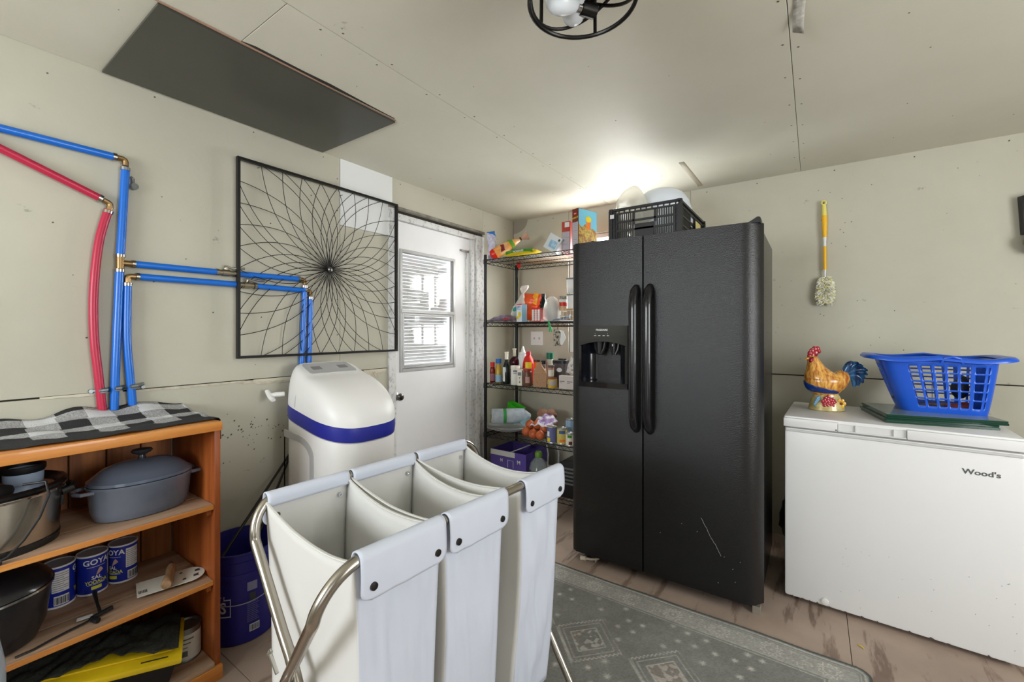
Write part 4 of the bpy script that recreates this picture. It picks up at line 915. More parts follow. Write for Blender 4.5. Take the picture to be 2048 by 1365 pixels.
BAG = mat('bag_polyester', (200, 206, 219), .62, bump=.25, bscale=9, sub=0)
BAGI = mat('bag_lining', (218, 217, 213), .7, bump=.25, bscale=9)
SNAP = mat('snap_gunmetal', (70, 68, 66), .3, metal=1.)
def laundry_bag(uf0, uf1, ub0, ub1, label, seed, sag0, sag1):
    """front panel over the viewer-side bar (v=+HW), back panel over the far bar, sagging side walls"""
    rs = random.Random(seed); t_ = thing('laundry_bag', label, 'laundry bag', tuple(hp((uf0+uf1)/2, 0, .10)), group='white bags hanging in the laundry frame')
    uc = (uf0+uf1)/2; taper = .90; zb = .115
    def wr(u, z, k): return .007*noise.noise(Vector((u*3+seed*3, z*4, k)))+.0022*noise.noise(Vector((u*9+z*5, z*11+seed, k)))
    def edge(v, z, side):
        f = (v+HW)/(2*HW); top = (ub0+(uf0-ub0)*f) if side < 0 else (ub1+(uf1-ub1)*f)
        q = (HZ-z)/(HZ-zb); m = (ub0+ub1+uf0+uf1)/4
        return m+(top-m)*(1-(1-taper)*q)-side*.008*math.sin(PI*min(1, q*1.3))
    def vv(z, s): 
        q = (HZ-z)/(HZ-zb); return s*(HW-.004-.045*q+.012*math.sin(q*PI))
    # front / back panels
    for s in (1, -1):
        b = MB(); n1, n2 = 22, 34
        def f(a, c, s=s):
            z = HZ-.002-(HZ-zb)*c; v = vv(z, s); u0 = edge(v, z, -1); u1 = edge(v, z, 1)
            return hp(u0+(u1-u0)*a, v+s*(wr(a, z, s)*2.7*min(1, c*6)*min(1, 6*a, 6*(1-a))+.004*math.sin(a*PI)), z)
        b.grid(n1, n2, f); b.build('front_panel' if s > 0 else 'back_panel', BAG if s > 0 else BAGI, t_, world=True, thick=.0022, smooth=60)
    for side, sg in ((-1, sag0), (1, sag1)):
        b = MB()
        def f(a, c, side=side, sg=sg):
            ztop = HZ-.006-sg*math.sin(PI*a)**.8
            z = ztop-(ztop-zb)*c; s = -1+2*a; v = vv(z, 1)*s; u = edge(v, z, side)
            u += side*(-.010*math.sin(PI*a)*(1-c)-.0+1.5*wr(a, z, side+5)*math.sin(PI*a)*min(1, .15+c*3)+.008*math.sin(PI*a)*math.sin(PI*c*2+seed))
            return hp(u, v, z)
        b.grid(26, 30, f); b.build('side_wall', BAGI, t_, world=True, thick=.0022, smooth=60)
        b = MB(); P = [f(i/26, 0) for i in range(27)]; b.tube([p+Vector((0, 0, .001)) for p in P], .0045, 8, flat=.6); b.build('hem', BAGI, t_, world=True)
    b = MB()
    def f(a, c):
        v = vv(zb, 1)*(-1+2*c); u0 = edge(v, zb, -1); u1 = edge(v, zb, 1); return hp(u0+(u1-u0)*a, v, zb-.004*math.sin(PI*a)*math.sin(PI*c))
    b.grid(8, 10, f); b.build('base_panel', BAGI, t_, world=True, thick=.0022)
    # flaps wrapped over the bars
    for s, u0, u1 in ((1, uf0, uf1), (-1, ub0, ub1)):
        b = MB(); n1, n2 = 24, 24; fl = .082
        def f(a, c, s=s, u0=u0, u1=u1):
            r = .0162
            L1 = PI*r; tot = .020+L1+fl; d = c*tot
            w0 = 0.
            if d < .020: v, z = s*(HW-r), HZ-.020+d
            elif d < .020+L1: th = (d-.020)/r; v, z = s*(HW-r*math.cos(th)), HZ+r*math.sin(th)
            else:
                q = d-.020-L1; v, z = s*(HW+r+.002*math.sin(q*40)+.003*noise.noise(Vector((a*5+seed, q*9, s)))), HZ-q
                ins = max(0, q-(fl-.022))/.022; w0 = .024*(1-math.sqrt(max(0, 1-ins*ins)))
            ua = u0+.001+w0; ub_ = u1-.001-w0
            if s < 0: ua = u0+.001+w0; ub_ = u1-.001-w0
            return hp(ua+(ub_-ua)*a, v, z)
        b.grid(n1, n2, f); b.build('flap', BAG, t_, world=True, thick=.0028, smooth=60)
        for ue in (u0+.028, u1-.028):
            b = MB(); c_ = hp(ue, s*(HW+.0185), HZ-.055); c2 = hp(ue, s*(HW+.0225), HZ-.055); b.tube([c_, c2, hp(ue, s*(HW+.0235), HZ-.055)], [.0085, .008, .004], 16)
            if s < 0:
                c3 = hp(ue, -(HW-.0175), HZ-.055); c4 = hp(ue, -(HW-.0135)+.0, HZ-.055); b2_ = MB(); b2_.tube([hp(ue, -(HW-.006), HZ-.048), hp(ue, -(HW-.012), HZ-.048)], .007, 14); b2_.tube([hp(ue, -(HW-.012), HZ-.048), hp(ue, -(HW-.014), HZ-.048)], [.003, .002], 10); b2_.build('snap', CHROME, t_, world=True)
            b.build('snap', SNAP, t_, world=True)
laundry_bag(-.388, -.166, -.367, -.128, 'white laundry bag nearest the bookcase, left of the three', 1, .035, .030)
laundry_bag(-.156, .062, -.118, .125, 'white laundry bag in the middle of the metal frame', 2, .030, .040)
laundry_bag(.140, .347, .135, .378, 'white laundry bag nearest the refrigerator, set apart by a gap', 3, .038, .045)

# ================================================================== WATER SOFTENER
WSW = mat('softener_white', (226, 225, 222), .38); WSG = mat('softener_grey', (186, 186, 186), .45); WSB = mat('softener_band', (38, 44, 140), .35)
ws = thing('water_softener', 'tall white water softener cabinet with blue band and sloping lid', 'water softener', (-1.895, 1.325, 0))
WB0, WF0, WYa, WYb = -2.135, -1.665, 1.085, 1.478
def wsec(z_of, xb, xf, ya, yb, ex=4.2, n=64):
    a, c = (xf-xb)/2, (yb-ya)/2; cx, cy_ = (xf+xb)/2, (ya+yb)/2
    R_ = []
    for j in range(n):
        t = 2*PI*j/n; ct, st = math.cos(t), math.sin(t); e = ex if ct < 0 else 2.9
        x = cx+a*abs(ct)**(2/e)*(1 if ct > 0 else -1); y = cy_+c*abs(st)**(2/e)*(1 if st > 0 else -1)
        R_.append(Vector((x, y, z_of(x))))
    return R_
zband0 = lambda x: .868-.096*((x-WB0)/(WF0-WB0))**1.1 if x > WB0 else .868
zband1 = lambda x: .930-.092*((x-WB0)/(WF0-WB0))**1.1 if x > WB0 else .930
b = MB(); b.rings([wsec(lambda x, k=k: k, WB0, WF0, WYa, WYb) for k in (.0, .02, .3, .6)]+[wsec(lambda x: zband0(x)-.012, WB0, WF0, WYa, WYb), wsec(zband0, WB0+.004, WF0-.004, WYa+.004, WYb-.004)]); b.build('cabinet', WSW, ws, world=True, smooth=40)
b = MB(); b.rings([wsec(zband0, WB0-.002, WF0+.004, WYa-.003, WYb+.003), wsec(lambda x: (zband0(x)+zband1(x))/2, WB0-.004, WF0+.008, WYa-.005, WYb+.005), wsec(zband1, WB0-.002, WF0+.006, WYa-.003, WYb+.003)]); b.build('blue_band', WSB, ws, world=True, smooth=50)
b = MB(); R_ = []
ztop = lambda x: 1.112-.42*min(.13, max(0, x+2.085))-.15*max(0, x+1.955)
for i in range(21):
    t = i/20
    xf = WF0+.006-.31*(1-math.cos(t*PI/2))**1.1; ins = .060*t**2.2; xb = WB0-.002+.05*t**2.2
    R_.append(wsec(lambda x, t=t: zband1(x)+(ztop(x)-zband1(x))*math.sin(t*PI/2)**.95, xb, xf, WYa-.003+ins, WYb+.003-ins, ex=4.2-1.0*t))
b.rings(R_); hood = b.build('hood', WSW, ws, world=True, smooth=50)
b = MB(); PO = [(-2.07, WYa+.085), (-2.06, WYa+.073), (-1.985, WYa+.068), (-1.972, WYa+.075), (-1.972, WYb-.075), (-1.985, WYb-.068), (-2.06, WYb-.073), (-2.07, WYb-.085)]
b.rings([[(x, y, ztop(x)-.001) for x, y in PO], [(x, y, ztop(x)+.003) for x, y in PO]]); b.build('control_panel', mat('panel_grey', (170, 170, 170), .4), ws, world=True, smooth=0)
for y0 in (WYa+.10, WYb-.15):
    b = MB(); b.rings([[(x, y, ztop(x)+k) for x, y in ((-2.035, y0), (-2.005, y0), (-2.005, y0+.05), (-2.035, y0+.05))] for k in (.003, .0045)]); b.build('display', mat('display_grey', (120, 120, 120), .3), ws, world=True, smooth=0)
b = MB()   # arched grey inset on the left side
P = [(-2.085, .18), (-2.085, .800)]
for i in range(13):
    t = i/12*PI/2; P.append((-1.985+.15*math.sin(t)-.0, .705+.085*math.cos(t)))
P += [(-1.835, .18)]
Q = [(-2.085, .18), (-2.085, .766)]
for i in range(13):
    t = i/12*PI/2; Q.append((-1.99+.125*math.sin(t), .690+.070*math.cos(t)))
Q += [(-1.865, .18)]
ring_ = []
for (x, z), (x2, z2) in zip(P, Q): ring_.append([(x, WYa-.0015, z), (x, WYa+.004, z), (x2, WYa+.004, z2), (x2, WYa-.0015, z2)])
b.rings(ring_); b.build('arch_trim', WSG, ws, world=True, smooth=40)
b = MB(); b.tube([(-2.115, 1.10, .965), (-2.125, 1.065, .965), (-2.13, 1.045, .962)], .012, 10); b.tube([(-2.09, 1.035, .945), (-2.12, 1.04, .955), (-2.150, 1.042, .975), (-2.16, 1.040, .985)], [.011, .014, .013, .010], 10, flat=.7); b.build('bypass_handle', WSW, ws, world=True)
b = MB(); b.tube([(-1.985, WYa-.0045, .915), (-1.985, WYa-.001, .96), (-1.98, WYa+.008, 1.0)], .0012, 5); b.build('lid_seam', mat('seam_grey', (168, 168, 168), .6), ws, world=True)
b = MB(); b.rings([wsec(lambda x: zband0(x)-.005, WB0-.001, WF0+.002, WYa-.001, WYb+.001), wsec(lambda x: zband0(x)-.001, WB0-.001, WF0+.002, WYa-.001, WYb+.001)]); b.build('band_seam', mat('seam_grey', (168, 168, 168), .6), ws, world=True)

# ================================================================== WIRE SHELVING
SB = mat('shelf_wire_black', (24, 23, 22), .42, metal=.2)
SX0, SX1, SY0, SY1 = -2.112, -1.205, 2.672, 3.105
sh = thing('wire_shelving', 'black wire shelving unit loaded with groceries in the room corner', 'shelving', ((SX0+SX1)/2, (SY0+SY1)/2, 0))
for x in (SX0, SX1):
    for y in (SY0, SY1):
        b = MB(); b.cyl((x, y, .02), (x, y, 1.865 if y < 2.9 else 1.84), .0125, n=16); b.ball((x, y, 1.866 if y < 2.9 else 1.841), (.013, .013, .005), 10); b.build('post', SB, sh, world=True)
        b = MB(); b.cyl((x, y, 0), (x, y, .022), .016, n=12); b.build('foot', BLACKP, sh, world=True)
SHZ = [1.832, 1.340, .864, .476, .105]
def zigzag(b, p0, p1, n, z0, z1, r):
    P = []
    for i in range(2*n+1):
        t = i/(2*n); p = Vector(p0)+(Vector(p1)-Vector(p0))*t; P.append((p.x, p.y, z1 if i % 2 else z0))
    b.tube(P, r, 5)
for z in SHZ:
    b = MB()
    for (p0, p1, n) in (((SX0, SY0), (SX1, SY0), 17), ((SX0, SY1), (SX1, SY1), 17), ((SX0, SY0), (SX0, SY1), 8), ((SX1, SY0), (SX1, SY1), 8)):
        a = (*p0, 0); c = (*p1, 0)
        for dz in (-.003, -.031): b.tube([(p0[0], p0[1], z+dz), (p1[0], p1[1], z+dz)], .0030, 6)
        zigzag(b, a, c, n, z-.030, z-.004, .0018)
    rim = b.build('shelf_rim', SB, sh, world=True)
    b = MB(); x = SX0+.02
    while x < SX1-.01: b.tube([(x, SY0, z), (x, SY1, z)], .0016, 4); x += .0255
    for y in (SY0+.14, SY0+.29): b.tube([(SX0, y, z-.004), (SX1, y, z-.004)], .0028, 5)
    o = b.build('shelf_wires', SB, rim); o['kind'] = 'stuff'
    for v in o.data.vertices: v.co = basem(sh).inverted() @ v.co
    for x in (SX0, SX1):
        for y in (SY0, SY1):
            b = MB(); b.cyl((x, y, z-.036), (x, y, z+.004), .0165, .0150, n=14); b.build('shelf_collar', SB, sh, world=True)

# ------------------------------------------------------------------ helpers for groceries
def carton(name, label, cat, c, d, rz, m, group=None, top=None, rot=None):
    t = thing(name, label, cat, c, rz, group, rot=rot)
    b = MB(); b.b2((-d[0]/2, -d[1]/2, 0), (d[0]/2, d[1]/2, d[2])); b.build('carton', m, t, bevel=.0015, seg=1)
    return t
def pillow(b, c, w_, h, d, seed=0, n=18, tilt=None, amp=.012, pinch=.55):
    """crimped-end bag: cushion shape standing in x (width) / z (height), thickness d along y"""
    R = tilt if tilt is not None else Matrix.Identity(3)
    rs = []
    for i in range(n+1):
        t = i/n; e = math.sin(PI*t)**pinch if 0 < t < 1 else .0
        ring = []
        for j in range(24):
            a = 2*PI*j/24; x = w_/2*math.cos(a)*(1-.06*math.sin(PI*t)); y = d/2*math.sin(a)*max(e, .03)*(abs(math.sin(a))**.3 if True else 1)
            p = Vector((x, y, (t-.5)*h)); p += Vector((0, 1, 0))*noise.noise(p*28+Vector((seed, 0, 0)))*amp*e+Vector((1, 0, 0))*noise.noise(p*20+Vector((0, seed, 0)))*amp*.6
            ring.append(R @ p+Vector(c))
        rs.append(ring)
    b.rings(rs)
def bottle(name, label, x, y, z, prof, m, capprof=None, capm=None, group=None, extra=None, n=24, sx=1., sy=1., rz=0):
    t = thing(name, label, 'bottle' if 'bottle' in name else 'jar', (x, y, z), rz, group)
    b = MB(); b.lathe(prof, n=n, sx=sx, sy=sy); b.build('body', m, t)
    if capprof: b = MB(); b.lathe(capprof, n=n); b.build('cap', capm, t)
    for (nm, r, z0, z1, a0, a1, mm) in (extra or []):
        b = MB(); fa_ = facing(x, y)-rz; patch_cyl(b, (0, 0, 0), r, z0, z1, fa_+a0, fa_+a1, n=12); b.build(nm, mm, t)
    return t
RED = mat('pack_red', (206, 40, 30), .4); ORG = mat('pack_orange', (232, 120, 30), .4); YEL = mat('pack_yellow', (228, 200, 30), .4); GRN = mat('pack_green', (60, 140, 40), .4)
BLU = mat('pack_blue', (36, 110, 190), .4); LBL = mat('pack_light_blue', (150, 196, 220), .45); PUR = mat('pack_purple', (92, 74, 120), .4); CRM = mat('pack_cream', (226, 220, 202), .5); BRN = mat('pack_brown', (104, 48, 30), .45)
KRAFT = mat('kraft_paper', (176, 138, 104), .8, rgb2=(130, 92, 64), scale=70, thr=(.30, .42)); GRT = mat('text_grey', (120, 120, 130), .6); TAN = mat('cardboard', (172, 144, 110), .8)
AMB = mat('amber_glass', (120, 60, 24), .1, alpha=.85); OIL = mat('oil_yellow', (206, 170, 60), .15, alpha=.9); SAUCE = mat('sauce_red', (120, 20, 20), .15); DKG = mat('dark_green_glass', (18, 30, 24), .08); WINE = mat('dark_wine', (60, 14, 26), .08)
SPICE = mat('spice_brown', (120, 76, 56), .35, rgb2=(70, 40, 30), scale=60); FILM = mat('cling_film', (232, 230, 224), .15, alpha=.42, spec=.7, bump=.8, bscale=22)
T1, T2, T3, T4, T5 = [z+.0018 for z in SHZ]

# ---- top shelf
t = thing('snack_bag', 'upright blue and white snack bag at the left end of the top shelf', 'snack bag', (xs(984, 2.76), 2.76, T1))
X_ = xs(984, 2.76); b = MB(); pillow(b, (X_, 2.76, T1+.112), .075, .224, .05, 1, tilt=rotm(rz=.9) @ rotm(ry=-.08)); o = b.build('bag', mat('snack_print', (216, 220, 226), .35, rgb2=(160, 150, 190), scale=40), t, world=True)
b = MB(); pillow(b, (X_-.008, 2.758, T1+.208), .070, .055, .020, 1, tilt=rotm(rz=.9) @ rotm(ry=-.2)); b.build('blue_top_seal', BLU, t, world=True)
t = thing('bread_bag', 'orange and red plastic bread bag leaning to the right, neck tied', 'bread bag', (xs(1015, 2.80), 2.80, T1))
cA = Vector((xs(990, 2.74), 2.74, T1+.050)); cB = Vector((xs(1036, 2.86), 2.86, T1+.16)); ax_ = (cB-cA).normalized()
b = MB(); P = [cA+(cB-cA)*k for k in (-.16, -.10, .0, .2, .45, .7, .9, 1.0, 1.10)]; b.tube(P, [.012, .034, .041, .045, .043, .037, .026, .016, .010], 20)
for i, v in enumerate(b.v): v = Vector(v); b.v[i] = tuple(v+Vector((noise.noise(v*30), noise.noise(v*30+Vector((5, 0, 0))), noise.noise(v*30+Vector((0, 7, 0)))))*.007)
b.build('bag', mat('bread_orange', (230, 146, 40), .25, rgb2=(214, 176, 130), scale=22, thr=(.40, .60), bump=.5, bscale=60), t, world=True)
b = MB(); b.tube([cA+(cB-cA)*k for k in (-.19, -.14, -.06, .0)], [.012, .036, .0420, .0435], 20); b.build('red_end', mat('film_red', (214, 40, 26), .25), t, world=True)
b = MB(); b.tube([cB+ax_*.02, cB+ax_*.035, cB+ax_*.08+Vector((.01, 0, .0))], [.010, .014, .040], 16); b.build('tied_neck', mat('neck_film', (190, 150, 130), .3, alpha=.7), t, world=True)
b = MB(); b.tube([cB+ax_*.018, cB+ax_*.028], .0145, 14); b.build('dark_tie', BLACKP, t, world=True)
b = MB(); q = cA+(cB-cA)*.62; b.tube([q+ax_*.005, q+ax_*.02, q+ax_*.035], [.0440, .0410, .0380], 20); b.build('green_band', mat('band_green', (86, 150, 50), .3), t, world=True)
b = MB(); b.prism([(-.022, -.03), (.012, -.034), (.022, .016), (-.008, .03)], cA+(cB-cA)*.42+Vector((.012, -.050, -.004)), (.8, .2, .55), (-.5, .1, .85), .0015); b.build('maroon_label', mat('label_maroon', (120, 30, 44), .4), t, world=True, smooth=0)
t = thing('noodle_bag', 'flat yellow bag with green stripe lying along the top shelf edge', 'bag', (xs(1046, 2.72), 2.74, T1))
xa, xb = xs(1008, 2.72), xs(1082, 2.76); b = MB(); n = 16; R_ = []
for i in range(n+1):
    t_ = i/n; e = max(.04, math.sin(PI*t_)**.4); R_.append([Vector((xa+(xb-xa)*t_, 2.735+.045*math.cos(a), T1+.026+.024*math.sin(a)*e+.008*math.sin(t_*3))) for a in [2*PI*j/16 for j in range(16)]])
b.rings(R_); b.build('bag', YEL, t, world=True)
b = MB(); b.grid(14, 4, lambda u, v: (xa+(xb-xa)*(.12+.78*u), 2.735-.0465*math.cos((v-.5)*1.2), T1+.030+.026*(v-.5)+.008*math.sin((.12+.78*u)*3))); b.build('green_stripe', GRN, t, world=True, thick=.001)
b = MB(); text_on(b, 'NOODLES', ((xa+xb)/2, 2.6865, T1+.036), (1, 0, .03), (0, 0, 1), .020, bold=True); b.build('lettering', PRINTW, t, world=True, smooth=0)['kind'] = 'stuff'
cx_ = xs(1097, 2.80); t = thing('tilted_box', 'white and light blue carton leaning at an angle on the top shelf', 'box', (cx_, 2.80, T1+.034), rot=(0, math.radians(32), math.radians(8)))
b = MB(); b.b2((-.035, -.045, .008), (.075, .045, .125)); b.build('carton', mat('carton_white', (208, 214, 216), .5), t, bevel=.0015, seg=1)
b = MB(); b.b2((-.005, -.0458, .030), (.055, -.0452, .085)); b.build('blue_label', mat('wave_blue', (80, 156, 200), .5, rgb2=(200, 220, 230), scale=30), t, smooth=0)
b = MB(); b.b2((.048, -.0462, .095), (.062, -.0455, .112)); b.build('dark_mark', PRINTD, t, smooth=0)
# cereal boxes
def cereal(label, x, y, z, d, rz, side, front, top_h, shade):
    t = thing('cereal_box', label, 'cereal box', (x, y, z), rz); b = MB(); b.b2((0, 0, 0), (d[0], d[1], d[2])); b.build('carton', side, t, bevel=.001, seg=1)
    b = MB(); b.grid(1, 10, lambda u, v: (.004+(d[0]-.008)*u, -.0006, .02+(d[2]*.68-.02)*v)); b.build('nutrition_panel', mat('nutrition_lilac', (188, 182, 190), .6), t, smooth=0)
    b = MB()
    for i in range(15): z_ = .028+i*(d[2]*.62)/15; b.b2((.008, -.0014, z_), (d[0]-.008-(.008 if i % 3 else 0), -.0008, z_+(.0028 if i in (4, 9) else .0011)))
    b.build('nutrition_print', GRT, t, smooth=0)['kind'] = 'stuff'
    return t
x1 = xs(1121, 2.78)
t = cereal('grey-sided red cereal box, shorter and left of the brown one', x1, 2.80, T1, (.066, .17, .232), .05, mat('cereal_red', (168, 52, 34), .45), None, 0, 0)
b = MB(); b.b2((.024, -.0016, .19), (.060, -.0009, .226)); b.build('white_flash', PRINTW, t, smooth=0)
x2 = xs(1143, 2.735)
t = cereal('tall brown and yellow cereal box with blue cartoon-free front beside the window', x2, 2.745, T1, (.060, .19, .292), .05+.0, mat('cereal_brown', (112, 42, 26), .45), None, 0, 0)
t['label'] = 'tall cereal box with brown side and sky-blue front, beside the window'
t.rotation_euler = (0, 0, -.30); TM[t.name] = Matrix.Translation(t.location) @ t.rotation_euler.to_matrix().to_4x4()
b = MB(); text_on(b, 'PEBBLES', (.030, -.0006, .228), (1, 0, .12), (0, 0, 1), .0155, bold=True); b.build('yellow_lettering', YEL, t, smooth=0)['kind'] = 'stuff'
b = MB(); b.prism([(.015*math.cos(a), .008*math.sin(a)) for a in [2*PI*i/16 for i in range(16)]], (.030, -.0004, .258), (1, 0, 0), (0, 0, 1), .0006); b.build('red_oval', RED, t, smooth=0)
b = MB(); b.grid(1, 1, lambda u, v: (.0606, .002+.186*u, .003+.287*v)); b.build('front_print', mat('cereal_front', (110, 186, 214), .5), t, smooth=0)
b = MB(); P = [(.002, .003), (.188, .003), (.188, .14), (.15, .165), (.11, .15), (.07, .19), (.03, .16), (.002, .19)]; b.prism(P, (.0608, 0, 0), (0, 1, 0), (0, 0, 1), .0006); b.build('cereal_picture', mat('cereal_flakes', (206, 180, 80), .5, rgb2=(150, 90, 40), scale=45, thr=(.4, .6)), t, smooth=0)
b = MB(); text_on(b, 'Post', (.030, -.0011, .258), (1, 0, 0), (0, 0, 1), .011, bold=True); b.build('oval_lettering', PRINTW, t, smooth=0)['kind'] = 'stuff'
b = MB(); rs = random.Random(9)
for i in range(26):
    p = Vector((.0618, rs.uniform(.01, .18), rs.uniform(.01, .17))); q = p+Vector((0, rs.uniform(-.02, .02), rs.uniform(-.03, .03))); b.tube([p, q], .0016, 4)
b.build('cereal_strokes', mat('straw_yellow', (224, 208, 120), .5), t, smooth=0)['kind'] = 'stuff'
b = MB(); b.prism([(.03*math.cos(a), .022*math.sin(a)) for a in [2*PI*i/16 for i in range(16)]], (.0612, .10, .225), (0, 1, 0), (0, 0, 1), .0006); b.build('yellow_splash', YEL, t, smooth=0)
b = MB(); b.prism([(-.02, -.05), (.02, -.05), (.024, .0), (-.018, .0)], (.0614, .10, .205), (0, 1, 0), (0, 0, 1), .0006); b.build('orange_splash', ORG, t, smooth=0)
t = thing('cardboard_sheet', 'flat tan cardboard liner on the top shelf seen through the wires', 'cardboard', (-1.62, 2.93, T1)); b = MB(); b.b2((-1.95, 2.86, T1), (-1.24, 3.08, T1+.004)); b.build('sheet', TAN, t, world=True, smooth=0)
t = thing('red_wrapper', 'small red wrapper corner poking down through the top shelf wires', 'wrapper', (xs(1037, 3.02), 3.02, T1-.03)); b = MB(); b.prism([(-.02, .03), (.025, .03), (.022, -.012), (.01, -.03), (-.012, -.015)], (xs(1037, 3.02), 3.02, T1-.010), (1, 0, 0), (0, 0, 1), .003); b.build('wrapper', RED, t, world=True)

# ---- second shelf (z = T2)
y_ = 2.73
t = thing('snack_bag', 'crumpled purple snack bag lying at the left end of the second shelf', 'snack bag', (xs(1005, y_), y_, T2))
b = MB(); xa, xb = xs(976, y_), xs(1034, y_); R_ = []
for i in range(15):
    t_ = i/14; e = max(.05, math.sin(PI*t_)**.6); R_.append([Vector((xa+(xb-xa)*t_, y_+.045*math.cos(a), T2+.004+.030*(1+math.sin(a))*e*(.5+.7*t_)+.004*math.sin(i*2.))) for a in [2*PI*j/14 for j in range(14)]])
b.rings(R_); b.build('bag', mat('purple_foil', (94, 78, 112), .3, rgb2=(150, 140, 150), scale=26, bump=.5, bscale=40), t, world=True)
b = MB(); text_on(b, 'BAKED', (xs(1020, y_), y_-.0475, T2+.022), (1, 0, .25), (-.2, 0, 1), .022, bold=True); b.build('lettering', RED, t, world=True, smooth=0)['kind'] = 'stuff'
t = thing('muffin_mix_box', 'small blue and white muffin mix carton on the second shelf front', 'box', (xs(1033, 2.70), 2.70, T2), math.radians(-28))
b = MB(); b.b2((0, 0, 0), (.082, .045, .130)); b.build('carton', mat('mix_white', (224, 230, 234), .5), t, bevel=.001, seg=1)
b = MB(); text_on(b, 'JIFFY', (.040, -.0006, .107), (1, 0, 0), (0, 0, 1), .026, bold=True); b.b2((.012, -.0012, .090), (.068, -.0006, .093)); b.build('blue_lettering', BLU, t, smooth=0)['kind'] = 'stuff'
b = MB(); b.b2((0, -.0010, .124), (.082, .046, .1312)); b.build('red_top', RED, t, smooth=0)
b = MB(); b.prism([(.022*math.cos(a), .020*math.sin(a)) for a in [2*PI*i/14 for i in range(14)]], (.050, -.0004, .052), (1, 0, 0), (0, 0, 1), .0008); b.prism([(.016*math.cos(a), .013*math.sin(a)) for a in [2*PI*i/14 for i in range(14)]], (.020, -.0004, .030), (1, 0, 0), (0, 0, 1), .0008); b.build('muffin_picture', YEL, t, smooth=0)['kind'] = 'stuff'
b = MB(); b.grid(1, 1, lambda u, v: (.0826, .001+.043*u, .001+.125*v)); b.build('blue_side', LBL, t, smooth=0)
t = thing('plastic_bag', 'translucent knotted plastic bag standing behind the muffin mix box', 'plastic bag', (xs(1040, 2.86), 2.86, T2))
X_ = xs(1038, 2.86); b = MB(); R_ = []
for i in range(19):
    t_ = i/18; r = [.075, .085, .09, .088, .085, .08, .075, .068, .060, .05, .042, .035, .026, .016, .010, .018, .03, .036, .03][i]; R_.append([Vector((X_+.05*t_*t_+r*math.cos(a)*(1+.12*math.sin(7*a+i)), 2.87+.6*r*math.sin(a), T2+.004+.285*t_)) for a in [2*PI*j/28 for j in range(28)]])
b.rings(R_); b.build('bag', FILM, t, world=True, smooth=60)
t = thing('teal_sponge', 'small teal packet inside the translucent plastic bag', 'packet', (xs(1030, 2.84), 2.84, T2+.09)); b = MB(); b.ball((xs(1031, 2.835), 2.835, T2+.10), (.028, .015, .022), 12); b.ball((xs(1031, 2.835)+.01, 2.84, T2+.042), (.03, .02, .042), 12); b.build('packet', mat('teal', (60, 150, 140), .5), t, world=True)
t = thing('red_pouch', 'bright red and orange foil pouch standing behind the front boxes', 'pouch', (xs(1065, 2.84), 2.84, T2))
X_ = xs(1064, 2.84); b = MB(); pillow(b, (X_, 2.84, T2+.116), .145, .205, .06, 4, tilt=rotm(ry=.10), amp=.02); b.build('pouch', mat('pouch_red', (214, 52, 24), .3, rgb2=(236, 100, 30), scale=8), t, world=True)
b = MB(); pillow(b, (X_+.040, 2.825, T2+.175), .05, .09, .03, 9, tilt=rotm(ry=.3)); b.build('orange_corner', mat('foil_orange', (236, 160, 30), .3), t, world=True)
t = carton('tea_box', 'red and white striped carton on the second shelf front edge', 'box', (xs(1075, 2.725), 2.735, T2), (.078, .06, .098), .0, mat('tea_pink', (214, 110, 104), .5))
b = MB()
for i in range(3): b.b2((-.034+i*.025, -.0308, .006), (-.020+i*.025, -.0302, .088))
for i in range(6): b.b2((-.036, -.0314, .012+i*.013), (.034, -.0308, .014+i*.013))
b.build('label_squares', PRINTW, t, smooth=0)['kind'] = 'stuff'
b = MB(); b.b2((-.039, -.0316, .088), (.039, .030, .0985)); b.build('red_edge', RED, t, smooth=0)
bottle('olive_oil_bottle', 'dark green bottle standing between the red pouch and the wrapped bag', xs(1087, 2.86), 2.86, T2, [(.002, 0), (.026, 0), (.028, .01), (.028, .15), (.014, .18), (.013, .20)], DKG, [(.0135, .19), (.015, .19), (.015, .215), (.002, .215)], BLACKP)
t = thing('wrapped_goods', 'domed clear plastic bag of pale goods on the second shelf', 'plastic bag', (xs(1103, 2.76), 2.76, T2))
X_ = xs(1103, 2.76); b = MB(); b.lathe([(.05, .002), (.066, .02), (.069, .08), (.062, .13), (.045, .165), (.02, .180), (.002, .184)], (X_, 2.765, T2), n=28, sy=.8)
for i, v in enumerate(b.v): v = Vector(v); b.v[i] = tuple(v+Vector((noise.noise(v*35), noise.noise(v*35+Vector((9, 0, 0))), 0))*.009)
b.build('bag', FILM, t, world=True, smooth=60)
b = MB(); b.lathe([(.03, .003), (.045, .02), (.048, .075), (.042, .12), (.03, .15), (.002, .155)], (X_, 2.77, T2), n=20, sy=.7); b.build('contents', mat('pale_goods', (204, 200, 190), .7, rgb2=(150, 150, 156), scale=20), t, world=True)
t = thing('folded_wrap', 'blue-grey folded packet sticking out under the wrapped bag', 'packet', (xs(1118, 2.70), 2.71, T2)); b = MB(); b.prism([(-.06, 0), (.075, .018), (.08, .045), (.02, .022), (-.05, .012)], (xs(1116, 2.70), 2.72, T2+.001), (1, 0, 0), (0, 0, 1), -.03); b.build('packet', mat('packet_slate', (110, 126, 144), .4, bump=.5, bscale=60), t, world=True)
